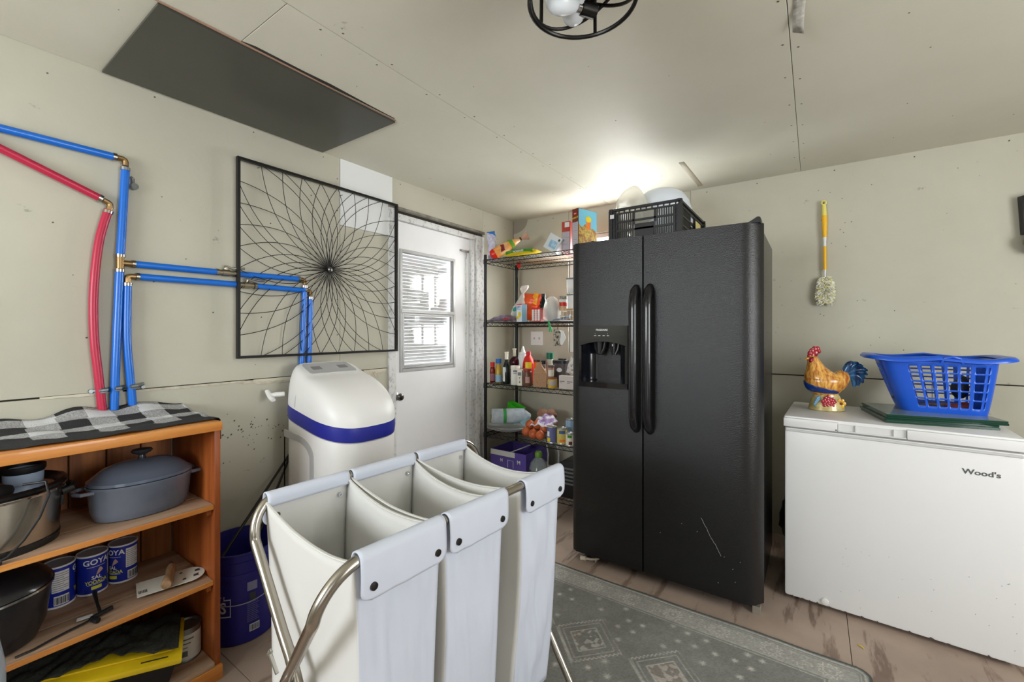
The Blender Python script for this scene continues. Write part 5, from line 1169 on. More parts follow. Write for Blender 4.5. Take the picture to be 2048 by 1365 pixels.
t = bottle('honey_jar', 'jar with red label and dark camouflage lid near the refrigerator, second shelf', xs(1126, 2.80), 2.80, T2+.075, [(.002, 0), (.026, .0), (.030, .01), (.030, .08), (.024, .088)], mat('jar_peach', (214, 180, 140), .3), [(.027, .088), (.030, .088), (.030, .108), (.002, .108)], mat('lid_mottled', (60, 64, 50), .5, rgb2=(200, 200, 190), scale=60), extra=[('red_label', .0305, .035, .062, -1.2, 1.2, RED), ('white_label', .0305, .066, .084, -1.2, 1.2, PRINTW)])
t = thing('wire_basket', 'white wire basket holding small packets at the refrigerator side', 'basket', (-1.45, 2.78, T2))
b = MB(); x0, x1_ = xs(1120, 2.72), xs(1147, 2.72)+.06
for z_ in (.004, .035, .072):
    b.tube([(x0, 2.72, T2+z_), (x1_, 2.72, T2+z_), (x1_, 2.90, T2+z_), (x0, 2.90, T2+z_)], .0018, 5, closed=True)
for i in range(7): xx = x0+(x1_-x0)*i/6; b.tube([(xx, 2.72, T2+.072), (xx, 2.72, T2+.003), (xx, 2.90, T2+.003), (xx, 2.90, T2+.072)], .0014, 4)
b.build('basket_wires', mat('wire_white', (226, 226, 224), .4), t, world=True); 
t = carton('spice_packet', 'tan packet standing inside the white wire basket', 'packet', (xs(1141, 2.77), 2.77, T2+.006), (.05, .03, .085), 0, TAN)
for k, (z0, lab) in enumerate(((0.09, 'clear food container with grey lid, lower of the stacked pair'), (.205, 'clear food container with grey lid, upper of the stacked pair'))):
    X_ = xs(1146, 2.80); t = thing('food_container', lab, 'container', (X_, 2.80, T2+z0), group=None)
    b = MB(); h_ = .095; w_ = .082 if k == 0 else .090
    b.rings([sq(32, 6, w_/2*q, .045*q, (X_, 2.82), T2+z0+zz) for zz, q in ((0, .92), (h_, 1.), (h_, .97), (.004, .89))], cap1=True); b.build('tub', CLEARP, t, world=True)
    b = MB(); b.rings([sq(32, 6, (w_/2+.004), .049, (X_, 2.82), T2+z0+h_+zz) for zz in (.0005, .010)]); b.build('lid', mat('lid_slate', (110, 112, 116), .4), t, world=True, bevel=.001, seg=1)
    if k == 1: b = MB(); b.ball((X_+.01, 2.82, T2+z0+.022), (.032, .034, .020), 14); b.build('dark_contents', mat('beans_black', (40, 38, 38), .6, bump=.8, bscale=120), t, world=True)
t = thing('box_support', 'white carton under the stacked clear containers', 'box', (xs(1146, 2.80), 2.86, T2+.001)); X_ = xs(1146, 2.80); b = MB(); b.b2((X_-.03, 2.905, T2), (X_+.04, 2.96, T2+.30)); b.build('carton', mat('box_grey', (180, 180, 176), .5), t, world=True)
# hanging from the second shelf
t = thing('clip', 'bright green plastic clip hanging from the second shelf rim', 'clip', (xs(1098, 2.665), 2.66, T2-.035)); X_ = xs(1098, 2.66)
b = MB(); b.tube([(X_-.004, 2.662, T2+.002), (X_, 2.660, T2-.02), (X_+.008, 2.658, T2-.05), (X_+.004, 2.658, T2-.075)], [.006, .008, .007, .005], 8); b.tube([(X_+.006, 2.660, T2-.03), (X_+.018, 2.658, T2-.05), (X_+.020, 2.658, T2-.078)], [.005, .007, .005], 8); b.build('clip_arms', mat('clip_green', (30, 170, 84), .35), t, world=True)
t = thing('hanging_mitt', 'patterned cloth mitt with white tag hanging under the second shelf', 'mitt', (xs(1115, 2.70), 2.70, T2-.10)); X_ = xs(1115, 2.70)
b = MB(); b.tube([(X_, 2.70, T2-.002), (X_+.004, 2.70, T2-.03), (X_, 2.70, T2-.062)], .003, 6); b.build('cord_loop', mat('cord_brown', (90, 70, 54), .7), t, world=True)
b = MB(); pillow(b, (X_-.002, 2.70, T2-.115), .06, .12, .03, 7); b.build('mitt', mat('mitt_print', (186, 178, 160), .9, rgb2=(80, 74, 70), scale=60, thr=(.42, .5)), t, world=True)
b = MB(); b.prism([(0, 0), (.03, -.01), (.05, -.06), (.02, -.11), (.004, -.10)], (X_+.018, 2.698, T2-.06), (1, 0, 0), (0, 0, 1), .002); b.build('white_tag', PRINTW, t, world=True)
# wall switch plate
t = thing('switch_plate', 'white double switch plate on the wall behind the shelving', 'switch plate', (-1.957, WY-.002, 1.208)); b = MB(); b.b2((-2.018, WY-.007, 1.150), (-1.896, WY-.0005, 1.268)); b.build('plate', mat('plate_white', (226, 226, 224), .35), t, world=True, bevel=.003)
for x in (-1.982, -1.932):
    b = MB(); b.b2((x-.005, WY-.014, 1.200), (x+.005, WY-.0068, 1.219)); b.build('toggle', mat('toggle_grey', (170, 172, 176), .35), t, world=True, bevel=.001, seg=1)

# ---- third shelf (z = T3)
def lab(n, r, z0, z1, m, a=1.1): return (n, r, z0, z1, -a, a, m)
yA = 2.74
bottle('hot_sauce_bottle', 'small red sauce bottle with red cap at the left end of the third shelf', xs(985, yA), yA, T3, [(.002, 0), (.019, 0), (.021, .01), (.021, .095), (.017, .118), (.015, .125)], SAUCE, [(.016, .124), (.019, .126), (.018, .158), (.002, .160)], RED, extra=[lab('label', .0215, .012, .070, mat('label_mauve', (150, 100, 110), .5))])
bottle('oil_bottle', 'clear bottle of golden oil with square blue cap on the third shelf', xs(997, yA+.03), yA+.03, T3, [(.002, 0), (.025, 0), (.027, .01), (.027, .10), (.015, .135), (.014, .15)], OIL, [(.021, .150), (.023, .152), (.023, .186), (.002, .186)], BLU, extra=[lab('label', .0275, .006, .060, LBL)])
bottle('wine_bottle', 'tall dark bottle with cream capsule and white label on the third shelf', xs(1013, yA-.02), yA-.02, T3, [(.002, 0), (.024, 0), (.026, .01), (.026, .135), (.013, .175), (.012, .19)], DKG, [(.0125, .188), (.014, .19), (.014, .236), (.016, .238), (.016, .246), (.002, .247)], CRM, extra=[('label', .0265, .02, .13, -1.9, -.45, PRINTW)])
bottle('liqueur_bottle', 'round-shouldered dark red bottle with long cream neck behind the white jar', xs(1029, yA+.10), yA+.10, T3, [(.002, 0), (.036, 0), (.038, .02), (.036, .125), (.042, .15), (.040, .175), (.026, .195), (.014, .20), (.012, .21)], WINE, [(.0125, .205), (.0135, .207), (.0125, .255), (.017, .257), (.017, .268), (.002, .268)], CRM)
bottle('supplement_jar', 'square white lidded jar with small grey print on the third shelf', xs(1030.5, yA-.03), yA-.03, T3, [(.002, 0), (.032, 0), (.034, .005), (.034, .115), (.030, .122)], mat('jar_white', (218, 216, 208), .45), [(.034, .120), (.0355, .122), (.0355, .143), (.002, .144)], mat('jar_lid_cream', (226, 222, 208), .45), extra=[('grey_print', .0345, .098, .112, -.5, .5, GRT), ('grey_print', .0345, .085, .090, -.5, .3, GRT)])
t = carton('herb_box', 'narrow cream box with dark picture in front of the white jar', 'box', (xs(1040, 2.685), 2.690, T3), (.040, .030, .118), .15, CRM)
b = MB(); b.prism([(-.006, .0), (.002, .02), (-.004, .04), (.01, .05), (.0, .03), (.008, .0)], (0, -.0154, .02), (1, 0, 0), (0, 0, 1), .0006); b.b2((-.014, -.0158, .075), (.014, -.0152, .100)); b.build('dark_print', GRT, t, smooth=0)['kind'] = 'stuff'
bottle('spice_jar', 'dark brown peppercorn jar with pale label below the red squeeze bottle', xs(1055, 2.70), 2.70, T3, [(.002, 0), (.031, 0), (.033, .005), (.033, .100), (.028, .112)], SPICE, [(.029, .112), (.032, .113), (.032, .128), (.002, .129)], mat('lid_red_dark', (150, 40, 34), .4), extra=[lab('label', .0335, .025, .070, mat('label_pink', (176, 140, 130), .5), .5)])
bottle('squeeze_bottle', 'white squeeze bottle with pointed nozzle at the back of the third shelf', xs(1046, 2.88), 2.88, T3, [(.002, 0), (.038, 0), (.040, .01), (.040, .19), (.036, .215), (.030, .222)], mat('squeeze_white', (232, 234, 232), .4), [(.034, .222), (.034, .236), (.020, .240), (.012, .262), (.006, .285), (.002, .287)], PRINTW)
t = bottle('ketchup_bottle', 'red squeeze bottle with yellow label and red caps on the third shelf', xs(1057, 2.86), 2.86, T3, [(.002, 0), (.044, 0), (.046, .01), (.046, .15), (.036, .19), (.020, .215), (.018, .22)], RED, [(.018, .22), (.021, .222), (.018, .245), (.010, .248), (.002, .250)], mat('cap_crimson', (190, 24, 40), .35), extra=[lab('yellow_label', .0465, .095, .165, YEL, .55)])
bottle('pill_bottle', 'orange pill bottle with dark lid behind the kraft bag', xs(1073.5, 2.84), 2.84, T3, [(.002, 0), (.020, 0), (.022, .01), (.022, .165), (.018, .17)], mat('pill_orange', (232, 96, 30), .25), [(.020, .170), (.024, .171), (.024, .186), (.002, .187)], mat('pill_lid', (90, 50, 36), .4), extra=[lab('label', .0225, .02, .12, CRM)])
bottle('extract_bottle', 'small pink-labelled bottle with black cap behind the kraft bag', xs(1087, 2.84), 2.84, T3, [(.002, 0), (.020, 0), (.021, .01), (.021, .13), (.014, .155)], mat('extract_glass', (120, 100, 96), .15), [(.015, .155), (.0165, .157), (.0165, .182), (.002, .183)], BLACKP, extra=[lab('label', .0216, .03, .125, mat('label_rose', (214, 186, 186), .5))])
bottle('green_lid_jar', 'tall jar with deep green lid at the back of the third shelf', xs(1100, 2.90), 2.90, T3, [(.002, 0), (.024, 0), (.026, .01), (.026, .18), (.022, .19)], mat('jar_pale', (196, 196, 180), .3), [(.022, .19), (.027, .192), (.027, .24), (.002, .242)], mat('lid_green', (16, 110, 80), .4))
t = thing('kraft_bag', 'brown speckled kraft paper bag folded to a point on the third shelf', 'paper bag', (xs(1080, 2.70), 2.71, T3))
c_ = Vector((xs(1079, 2.70), 2.71, T3)); b = MB(); R = rotm(rz=.42)
w1, d1_ = .050, .032
base = [(-w1, -d1_), (w1, -d1_), (w1, d1_), (-w1, d1_)]
def kr(z, kx, ky, ox=0): return [c_+R @ Vector((x*kx+ox, y*ky, z)) for x, y in base]
b.rings([kr(0, .92, .9), kr(.05, 1, 1), kr(.105, .95, .95), kr(.150, .42, .30, -.006), kr(.165, .40, .12, -.01), kr(.178, .44, .10, -.01)]); b.build('bag', KRAFT, t, world=True, smooth=20, bevel=.001, seg=1)
t = bottle('seasoning_jar', 'slim spice jar with grey lid stacked on the yellow jar', xs(1102, 2.705), 2.705, T3+.074, [(.002, 0), (.020, .0), (.022, .004), (.022, .065), (.020, .07)], mat('season_beige', (170, 130, 104), .35), [(.021, .070), (.023, .071), (.023, .088), (.002, .089)], mat('lid_taupe', (96, 84, 78), .5), extra=[lab('label', .0224, .01, .056, CRM)])
bottle('mustard_jar', 'squat jar of yellow seasoning at the third shelf front edge', xs(1105, 2.705), 2.705, T3, [(.002, 0), (.032, 0), (.034, .004), (.034, .060), (.030, .064)], mat('mustard_yellow', (206, 168, 60), .35), [(.031, .064), (.033, .065), (.033, .0735), (.002, .0738)], mat('lid_rust', (150, 90, 66), .5), extra=[lab('label', .0344, .022, .055, mat('label_grey', (176, 170, 164), .5), .8)])
for k, (px_, lab_, z_, w_, d_) in enumerate(((1127, 'left of two small white drawer boxes on the third shelf', 0, .058, .05), (1142, 'right of two small white drawer boxes beside the refrigerator', 0, .062, .05))):
    X_ = xs(px_, 2.715); t = carton('small_box', lab_, 'box', (X_, 2.725, T3), (w_, d_, .092), 0, mat('box_blush', (206, 196, 188), .5), group='small white boxes on the third shelf')
    b = MB(); b.b2((-w_/2+.008, -d_/2-.0008, .05), (w_/2-.012, -d_/2-.0001, .056)); b.b2((-w_/2+.008, -d_/2-.0008, .040), (0, -d_/2-.0001, .043)); b.build('print', GRT, t, smooth=0)['kind'] = 'stuff'
t = thing('spice_tub', 'clear tub of dark spice with black lid and round label', 'tub', (xs(1120, 2.80), 2.80, T3)); X_ = xs(1120, 2.80)
b = MB(); b.rings([sq(28, 4, .055*q, .05*q, (X_, 2.82), T3+z_) for z_, q in ((.0, .9), (.085, .95), (.17, 1.))]); b.build('tub', mat('tub_smoke', (110, 104, 104), .2, rgb2=(70, 60, 58), scale=14), t, world=True)
b = MB(); b.rings([sq(28, 4, .058, .053, (X_, 2.82), T3+z_) for z_ in (.1705, .192)]); b.rings([sq(28, 4, .03, .02, (X_+.01, 2.82), T3+z_) for z_ in (.192, .205)]); b.build('lid', BLACKP, t, world=True)
b = MB(); b.prism([(.022*math.cos(a), .015*math.sin(a)) for a in [2*PI*i/16 for i in range(16)]], (X_+.012, 2.7675, T3+.125), (1, 0, 0), (0, 0, 1), .002); b.build('round_label', PRINTW, t, world=True)
t = thing('print_bag', 'floral white paper bag leaning against the refrigerator side', 'bag', (xs(1143, 2.76), 2.78, T3+.093)); b = MB(); pillow(b, (xs(1144, 2.78), 2.79, T3+.155), .07, .12, .05, 12, tilt=rotm(ry=.35)); b.build('bag', mat('floral', (216, 212, 206), .6, rgb2=(150, 140, 130), scale=40, thr=(.4, .48)), t, world=True)

# ---- fourth shelf (z = T4)
t = thing('tray_stack', 'stack of white oval serving platters at the left of the low shelf', 'platters', (xs(1018, 2.86), 2.86, T4)); X_ = xs(1016, 2.86)
for k in range(3):
    b = MB(); z_ = T4+.001+.0085*k; b.rings([sq(48, 2.4, .16*q, .15*q, (X_+.01*k, 2.86), z_+dz) for q, dz in ((.55, .0), (.78, .003), (1.06, .020), (1.08, .022), (1.06, .0235), (.78, .007), (.55, .004))]); b.build('platter', mat('platter_white', (210, 212, 214), .25), t, world=True)
t = thing('paper_towel_roll', 'wrapped paper towel roll with green label lying on the platters', 'paper towels', (xs(985, 2.78), 2.78, T4+.05))
pA = Vector((xs(981, 2.72), 2.735, T4+.118)); pB = pA+Vector((.19, .17, .0)); dd = (pB-pA).normalized(); b = MB()
b.tube([pA-dd*.001, pA, pA+dd*.004, pB, pB+dd*.03, pB+dd*.06], [.045, .055, .058, .058, .035, .012], 28); b.build('roll', mat('towel_wrap', (214, 222, 228), .3, rgb2=(170, 190, 206), scale=20), t, world=True)
b = MB(); b.tube([pA-dd*.0045, pA-dd*.0035], .019, 16); b.build('core_hole', mat('core_dark', (90, 84, 78), .8), t, world=True)
b = MB(); b.tube([pA-dd*.0035, pA-dd*.002, pA+dd*.004], [.046, .054, .0585], 28); b.build('roll_end', mat('towel_end', (216, 216, 214), .8), t, world=True)
b = MB(); b.tube([pA+dd*.090, pA+dd*.115], .0588, 28); b.build('green_band', mat('band_green2', (70, 170, 90), .35), t, world=True)
b = MB(); q = pB+dd*.03; b.grid(14, 8, lambda u, v: (q.x-.07+.13*u, q.y-.04-.05*v, q.z-.01-.045*v+.012*math.sin(9*u+4*v))); b.build('loose_film', mat('film_blue', (150, 190, 200), .2, alpha=.7, bump=.8, bscale=60), t, world=True)
t = thing('green_bin', 'bright green plastic bin tipped behind the paper towel roll', 'bin', (xs(1022, 2.95), 2.97, T4+.06)); X_ = xs(1022, 2.96); b = MB(); b.rings([sq(28, 4, .075*q, .05*q, (0, 0), z_) for z_, q in ((0, .8), (.11, 1.), (.11, .94), (.008, .75))]); R = rotm(ry=.35)
b.v = [tuple(R @ Vector(v)+Vector((X_, 2.99, T4+.075))) for v in b.v]; b.build('bin', mat('lime_green', (70, 200, 40), .35), t, world=True)
ONI = mat('onion_skin', (206, 112, 60), .32, rgb2=(176, 76, 40), scale=1, stretch=(30, 30, 4))
for k, (px_, y_, z_, r_) in enumerate(((1053, 2.735, .040, .036), (1067, 2.715, .036, .037), (1081, 2.715, .036, .036), (1060, 2.77, .088, .036), (1076, 2.775, .094, .038), (1088, 2.755, .075, .032))):
    X_ = xs(px_, y_); t = thing('onion', ['leftmost brown onion at the front of the netted heap', 'front middle brown onion in the heap', 'front right brown onion beside the blue can', 'upper left onion resting on the heap', 'topmost onion under the purple net label', 'onion wedged behind the front right one'][k], 'onion', (X_, y_, T4+z_-r_), k*1.3, group='onions on the low shelf')
    b = MB(); b.lathe([(.002, 0), (r_*.55, r_*.14), (r_*.93, r_*.55), (r_, r_), (r_*.9, r_*1.45), (r_*.5, r_*1.82), (r_*.14, r_*2.02), (.003, r_*2.2)], n=20); b.build('bulb', ONI, t)
t = thing('purple_net_bag', 'purple and white printed net bag lying over the onions', 'net bag', (xs(1085, 2.80), 2.80, T4+.12)); X_ = xs(1088, 2.80)
b = MB(); b.grid(26, 14, lambda u, v: (X_-.085+.17*u, 2.73+.13*v, T4+.118+.045*math.sin(PI*u)**.7*(.5+.5*v)-.04*(1-v)**2+.007*math.sin(17*u+8*v))); b.build('net', mat('net_purple', (150, 120, 176), .5, rgb2=(224, 220, 226), scale=22, thr=(.46, .54)), t, world=True, thick=.003)
for k, (px_, y_) in enumerate(((1086, 2.92), (1102, 2.94))):
    X_ = xs(px_, y_); t = thing('potato', ('left brown potato behind the purple net bag', 'right brown potato behind the purple net bag')[k], 'potato', (X_, y_, T4+.10), group='potatoes on the low shelf'); b = MB(); b.ball((0, 0, .045), (.05, .04, .042), 18); b.ball((0, 0, -.03), (.055, .045, .066), 16)
    for i, v in enumerate(b.v): v = Vector(v); b.v[i] = tuple(v*(1+.10*noise.noise(v*24+Vector((k, 0, 0)))))
    b.build('tuber', mat('potato_skin', (170, 128, 102), .7, rgb2=(140, 100, 80), scale=30), t)
def can(label, px_, y_, r_, h_, m, z_=T4, extra=None):
    t = thing('food_can', label, 'can', (xs(px_, y_), y_, z_), 0, group='food cans on the low shelf'); b = MB(); b.lathe([(.002, .003), (r_-.004, .001), (r_, .0), (r_+.001, .003), (r_-.0006, .006), (r_-.0006, h_-.006), (r_+.001, h_-.003), (r_, h_), (r_-.003, h_), (r_-.004, h_-.004), (.002, h_-.004)], n=32); b.build('tin', mat('tin_steel', (190, 190, 188), .3, metal=.8), t)
    b = MB(); b.lathe([(r_, .008), (r_, h_-.008)], n=32, cap0=False, cap1=False); b.build('label', m, t)
    fa_ = facing(xs(px_, y_), y_)
    for (z0, z1, a0, a1, mm) in (extra or []): b = MB(); patch_cyl(b, (0, 0, 0), r_, z0, z1, fa_+a0, fa_+a1, off=.0006); b.build('label_print', mm, t)
can('blue-violet labelled food can with yellow spot beside the onions', 1104, 2.70, .037, .118, mat('can_violet', (98, 104, 150), .4), extra=[(.012, .040, -1.1, -.35, YEL), (.05, .085, -1.1, -.5, PRINTW)])
can('yellow and blue labelled food can, second from the onions', 1124, 2.715, .037, .112, mat('can_yellow', (206, 186, 96), .4), extra=[(.075, .098, -.6, .6, mat('can_blue', (60, 96, 150), .4)), (.02, .035, -.5, .6, ORG)])
can('small cream food can close to the refrigerator side', 1140, 2.695, .030, .090, CRM, extra=[(.012, .035, -.3, .5, BRN), (.06, .078, -.6, .4, GRN)])
can('tall blue and white can standing behind the others', 1141, 2.86, .037, .150, mat('can_pale', (150, 180, 206), .4))

# ---- bottom shelf (z = T5)
t = thing('purple_carton', 'open purple cardboard carton with white flaps on the bottom shelf', 'carton', (xs(1012, 2.85), 2.85, T5))
xa, xb = SX0+.03, SX0+.36; BXZ = .245; PURC = mat('carton_purple', (84, 66, 150), .5)
b = MB()
for lo, hi in (((xa, 2.70, T5), (xb, 2.704, T5+BXZ)), ((xa, 3.0, T5), (xb, 3.004, T5+BXZ)), ((xa, 2.704, T5), (xa+.004, 3.0, T5+BXZ)), ((xb-.004, 2.704, T5), (xb, 3.0, T5+BXZ)), ((xa, 2.70, T5), (xb, 3.0, T5+.004))): b.b2(lo, hi)
b.build('carton', PURC, t, world=True, smooth=0)
WF_ = mat('flap_white', (206, 206, 204), .6); b = MB(); b.b2((xa+.002, 2.697, T5+BXZ-.040), (xb-.10, 2.6995, T5+BXZ)); b.box((xb-.09, 2.85, T5+BXZ+.020), (.10, .30, .003), rotm(ry=-.4)); b.build('flap', WF_, t, world=True, smooth=0)
b = MB(); text_on(b, 'M', ((xa+xb)/2-.06, 2.6995, T5+BXZ-.075), (1, 0, 0), (0, 0, 1), .034, bold=True); text_on(b, 'M', ((xa+xb)/2+.10, 2.6995, T5+BXZ-.07), (1, 0, 0), (0, 0, 1), .042, bold=True)
b.tube([((xa+xb)/2, 2.699, T5+BXZ-.12), ((xa+xb)/2, 2.699, T5+BXZ-.065), ((xa+xb)/2+.05, 2.699, T5+BXZ-.065), ((xa+xb)/2+.05, 2.699, T5+BXZ-.12)], .002, 5); b.build('white_print', PRINTW, t, world=True, smooth=0)['kind'] = 'stuff'
bottle('green_cap_bottle', 'large clear ribbed bottle with a green cap on the bottom shelf', xs(1077, 2.77), 2.77, T5, [(.002, 0), (.068, 0), (.072, .01)]+[(.072-.004*(i % 2), .02+i*.012) for i in range(12)]+[(.060, .185), (.034, .215), (.022, .225)], mat('bottle_clear', (150, 160, 158), .12, alpha=.55), [(.026, .225), (.028, .228), (.028, .256), (.020, .268), (.002, .270)], mat('cap_moss', (110, 150, 60), .4))
t = thing('handled_bag', 'white carrier handles and red-striped packet behind the black heater', 'bag', (xs(1100, 2.90), 2.90, T5)); X_ = xs(1097, 2.90)
b = MB(); b.tube([(X_, 2.88, T5+.10), (X_+.01, 2.88, T5+.23), (X_-.005, 2.88, T5+.30), (X_-.02, 2.88, T5+.33)], .010, 8, flat=.35); b.tube([(X_+.085, 2.90, T5+.10), (X_+.09, 2.90, T5+.24), (X_+.07, 2.90, T5+.31)], .010, 8, flat=.35); b.build('handles', WF_, t, world=True)
b = MB(); b.b2((X_-.05, 2.85, T5), (X_+.12, 2.95, T5+.12)); b.build('packet', mat('packet_striped', (206, 196, 188), .6), t, world=True, bevel=.004); b = MB(); b.b2((X_-.045, 2.849, T5+.08), (X_+.11, 2.8505, T5+.09)); b.b2((X_-.045, 2.849, T5+.055), (X_+.11, 2.8505, T5+.062)); b.build('red_stripes', RED, t, world=True, smooth=0)['kind'] = 'stuff'
X_ = xs(1138, 2.75); t = thing('fan_heater', 'black rounded portable heater with slotted grille beside the refrigerator', 'heater', (X_, 2.78, T5))
b = MB(); b.rings([[Vector((X_+x, y, T5+z_)) for x, z_ in ((-.085, .0), (.12, .0), (.12, .255), (-.015, .255), (-.045, .245), (-.070, .215), (-.082, .17))] for y in (2.70, 2.90)]); b.build('housing', BLACKP, t, world=True, bevel=.006)
for i in range(5): b = MB(); b.b2((X_-.035, 2.6955, T5+.20-i*.026), (X_+.11, 2.6995, T5+.212-i*.026)); b.build('grille_slat', mat('grille_grey', (96, 98, 100), .4), t, world=True, bevel=.0008, seg=1)

# ================================================================== CRATE on the refrigerator
CP = mat('crate_black', (28, 29, 30), .42)
CX0, CX1, CY0, CY1, CZ0, CZ1 = -.932, -.545, 2.275, 2.865, 1.7465, 1.942
cr_ = thing('folding_crate', 'black slotted folding plastic crate sitting on top of the refrigerator', 'crate', ((CX0+CX1)/2, (CY0+CY1)/2, CZ0))
def cwall(P, ux, L_, nm, seed=0, handle=True):
    """slotted panel standing in the vertical plane P + ux*s"""
    ux = Vector(ux); P = Vector(P); nz = Vector((0, 0, 1)); nn = ux.cross(nz); H_ = CZ1-CZ0; th_ = .010
    def bar(b, s0, s1, z0, z1, t0=0, t1=th_): 
        c = P+ux*(s0+s1)/2+nz*(z0+z1)/2+nn*(t0+t1)/2; d = (abs(ux.x)*(s1-s0)+abs(nn.x)*(t1-t0), abs(ux.y)*(s1-s0)+abs(nn.y)*(t1-t0), z1-z0); b.box(c, d)
    b = MB(); bar(b, 0, L_, H_-.012, H_, -.004, th_+.002); bar(b, .0, L_, H_-.032, H_-.024); bar(b, 0, L_, .0, .018, -.003, th_)
    for k in range(int(L_/.03)+1): bar(b, min(k*.03, L_-.006), min(k*.03, L_-.006)+.005, H_-.025, H_-.011)
    bar(b, 0, .045, 0, H_-.03, -.002, th_); bar(b, L_-.045, L_, 0, H_-.03, -.002, th_)
    m_ = L_/2
    bar(b, .045, L_-.045, .018, .026); bar(b, .045, L_-.045, .068, .078); bar(b, .045, L_-.045, .116, .126); bar(b, m_-.05, m_+.05, .026, .10)
    bar(b, m_-.062, m_-.052, .10, H_-.03); bar(b, m_+.052, m_+.062, .10, H_-.03)
    for z0, z1 in ((.026, .068), (.078, .116), (.126, H_-.03)):
        s = .052
        while s < L_-.050:
            if not (abs(s-m_) < .052): bar(b, s, s+.0052, z0, z1, .002, .008)
            s += .0118
    b.build(nm, CP, cr_, world=True, smooth=0)
    b = MB(); bar(b, 0, .006, 0, H_-.01, -.009, -.002); bar(b, L_-.006, L_, 0, H_-.01, -.009, -.002); bar(b, .03, .036, .0, H_-.03, -.009, -.002); bar(b, L_-.036, L_-.03, 0, H_-.03, -.009, -.002)
    for z_ in (.035, .075, .115, .150): bar(b, 0, .036, z_, z_+.005, -.007, -.002); bar(b, L_-.036, L_, z_, z_+.005, -.007, -.002)
    b.build('corner_ribs', CP, cr_, world=True, smooth=0)['kind'] = 'stuff'
cwall((CX1, CY0+.010, CZ0), (-1, 0, 0), CX1-CX0, 'end_panel'); cwall((CX0, CY1-.010, CZ0), (1, 0, 0), CX1-CX0, 'end_panel')
cwall((CX0+.010, CY0, CZ0), (0, 1, 0), CY1-CY0, 'side_panel'); cwall((CX1-.010, CY1, CZ0), (0, -1, 0), CY1-CY0, 'side_panel')
b = MB(); b.b2((CX0+.012, CY0+.012, CZ0), (CX1-.012, CY1-.012, CZ0+.006)); b.build('crate_floor', CP, cr_, world=True)
b = MB(); b.b2((CX0+.012, CY0-.008, CZ1-.055), (CX0+.034, CY0-.0055, CZ1-.033)); b.build('paper_label', WF_, cr_, world=True, smooth=0)
b = MB(); b.b2((CX1+.0025, CY0+.30, CZ1-.10), (CX1+.004, CY0+.42, CZ1-.055)); b.build('yellow_label', mat('label_manila', (206, 190, 120), .6), cr_, world=True, smooth=0)
t = thing('white_bowl', 'large white plastic bowl resting upside down in the crate', 'bowl', (-.70, 2.56, CZ0+.01)); b = MB(); b.lathe([(.172, .0), (.176, .004), (.172, .12), (.165, .215), (.150, .27), (.120, .315), (.085, .338), (.045, .348), (.002, .350)], (-.735, 2.60, CZ0+.0075), n=48); b.build('bowl', mat('bowl_white', (214, 220, 228), .35), t, world=True)
t = thing('clamshell_tray', 'crumpled clear plastic clamshell lid standing up out of the crate', 'plastic lid', (-.86, 2.40, CZ0+.01)); b = MB()
prof_ = [(0, .0), (.03, .10), (.03, .17), (.06, .22), (.10, .262), (.14, .26), (.20, .235), (.26, .205), (.26, .02)]
b.grid(18, 10, lambda u, v: (-.905+.24*u, 2.33+.15*u+.02*math.sin(v*5), CZ0+.008+(.19+.135*math.sin(PI*min(1, u*1.15+.12))**1.3)*v+.006*math.sin(18*u)*v)); b.build('lid', mat('clamshell', (226, 222, 206), .08, alpha=.45, spec=.8, bump=.6, bscale=25), t, world=True, thick=.0015)

# ================================================================== ROOSTER JAR
ro = thing('rooster_jar', 'glazed ceramic rooster cookie jar with blue tail on the freezer', 'cookie jar', (.052, 2.725, .8705), math.radians(14))
RB = mat('rooster_gold', (222, 170, 82), .24, rgb2=(166, 92, 34), scale=1, stretch=(70, 70, 14), thr=(.38, .58), coat=.4, bump=.6, bscale=1.0); RBL = mat('rooster_blue', (24, 62, 140), .2, rgb2=(14, 34, 90), scale=10, coat=.4)
RTA = mat('rooster_tail', (52, 112, 160), .22, rgb2=(16, 44, 84), scale=1, stretch=(30, 30, 5), thr=(.4, .6), coat=.4); RRD = mat('rooster_red', (176, 26, 40), .25, coat=.4, rgb2=(120, 14, 26), scale=30); RBS = mat('rooster_base', (206, 190, 130), .25, rgb2=(150, 130, 76), scale=14, coat=.4, thr=(.35, .6)); RYL = mat('rooster_yellow', (226, 180, 60), .25, rgb2=(190, 130, 30), scale=24, coat=.4)
b = MB(); b.rings([sq(40, 2.1, a, c, (0.0, 0), z_) for a, c, z_ in ((.074, .056, 0), (.078, .060, .004), (.076, .058, .014), (.066, .05, .05), (.056, .044, .072), (.05, .042, .084))]); b.build('base_skirt', RBS, ro)
b = MB(); b.rings([sq(40, 2.0, a, c, (ox, 0), z_) for a, c, ox, z_ in ((.044, .038, .0, .070), (.060, .046, -.006, .088), (.078, .056, -.008, .108), (.088, .062, -.006, .130), (.090, .064, -.004, .148), (.088, .062, -.004, .157))]); b.build('body', RB, ro)
b = MB(); b.rings([sq(40, 2.0, a, c, (ox, 0), z_) for a, c, ox, z_ in ((.089, .063, -.005, .158), (.086, .061, -.010, .166), (.072, .054, -.022, .182), (.055, .045, -.034, .198), (.042, .036, -.044, .216), (.032, .029, -.050, .236), (.026, .025, -.054, .252), (.022, .022, -.056, .264), (.012, .012, -.058, .273), (.002, .002, -.058, .275))]); b.build('lid_neck', RB, ro)
b = MB(); P = []  # raised back towards the tail
b.tube([(.02, 0, .125), (.05, 0, .150), (.072, 0, .178), (.082, 0, .198)], [.05, .046, .034, .016], 18); b.build('back', RB, ro)
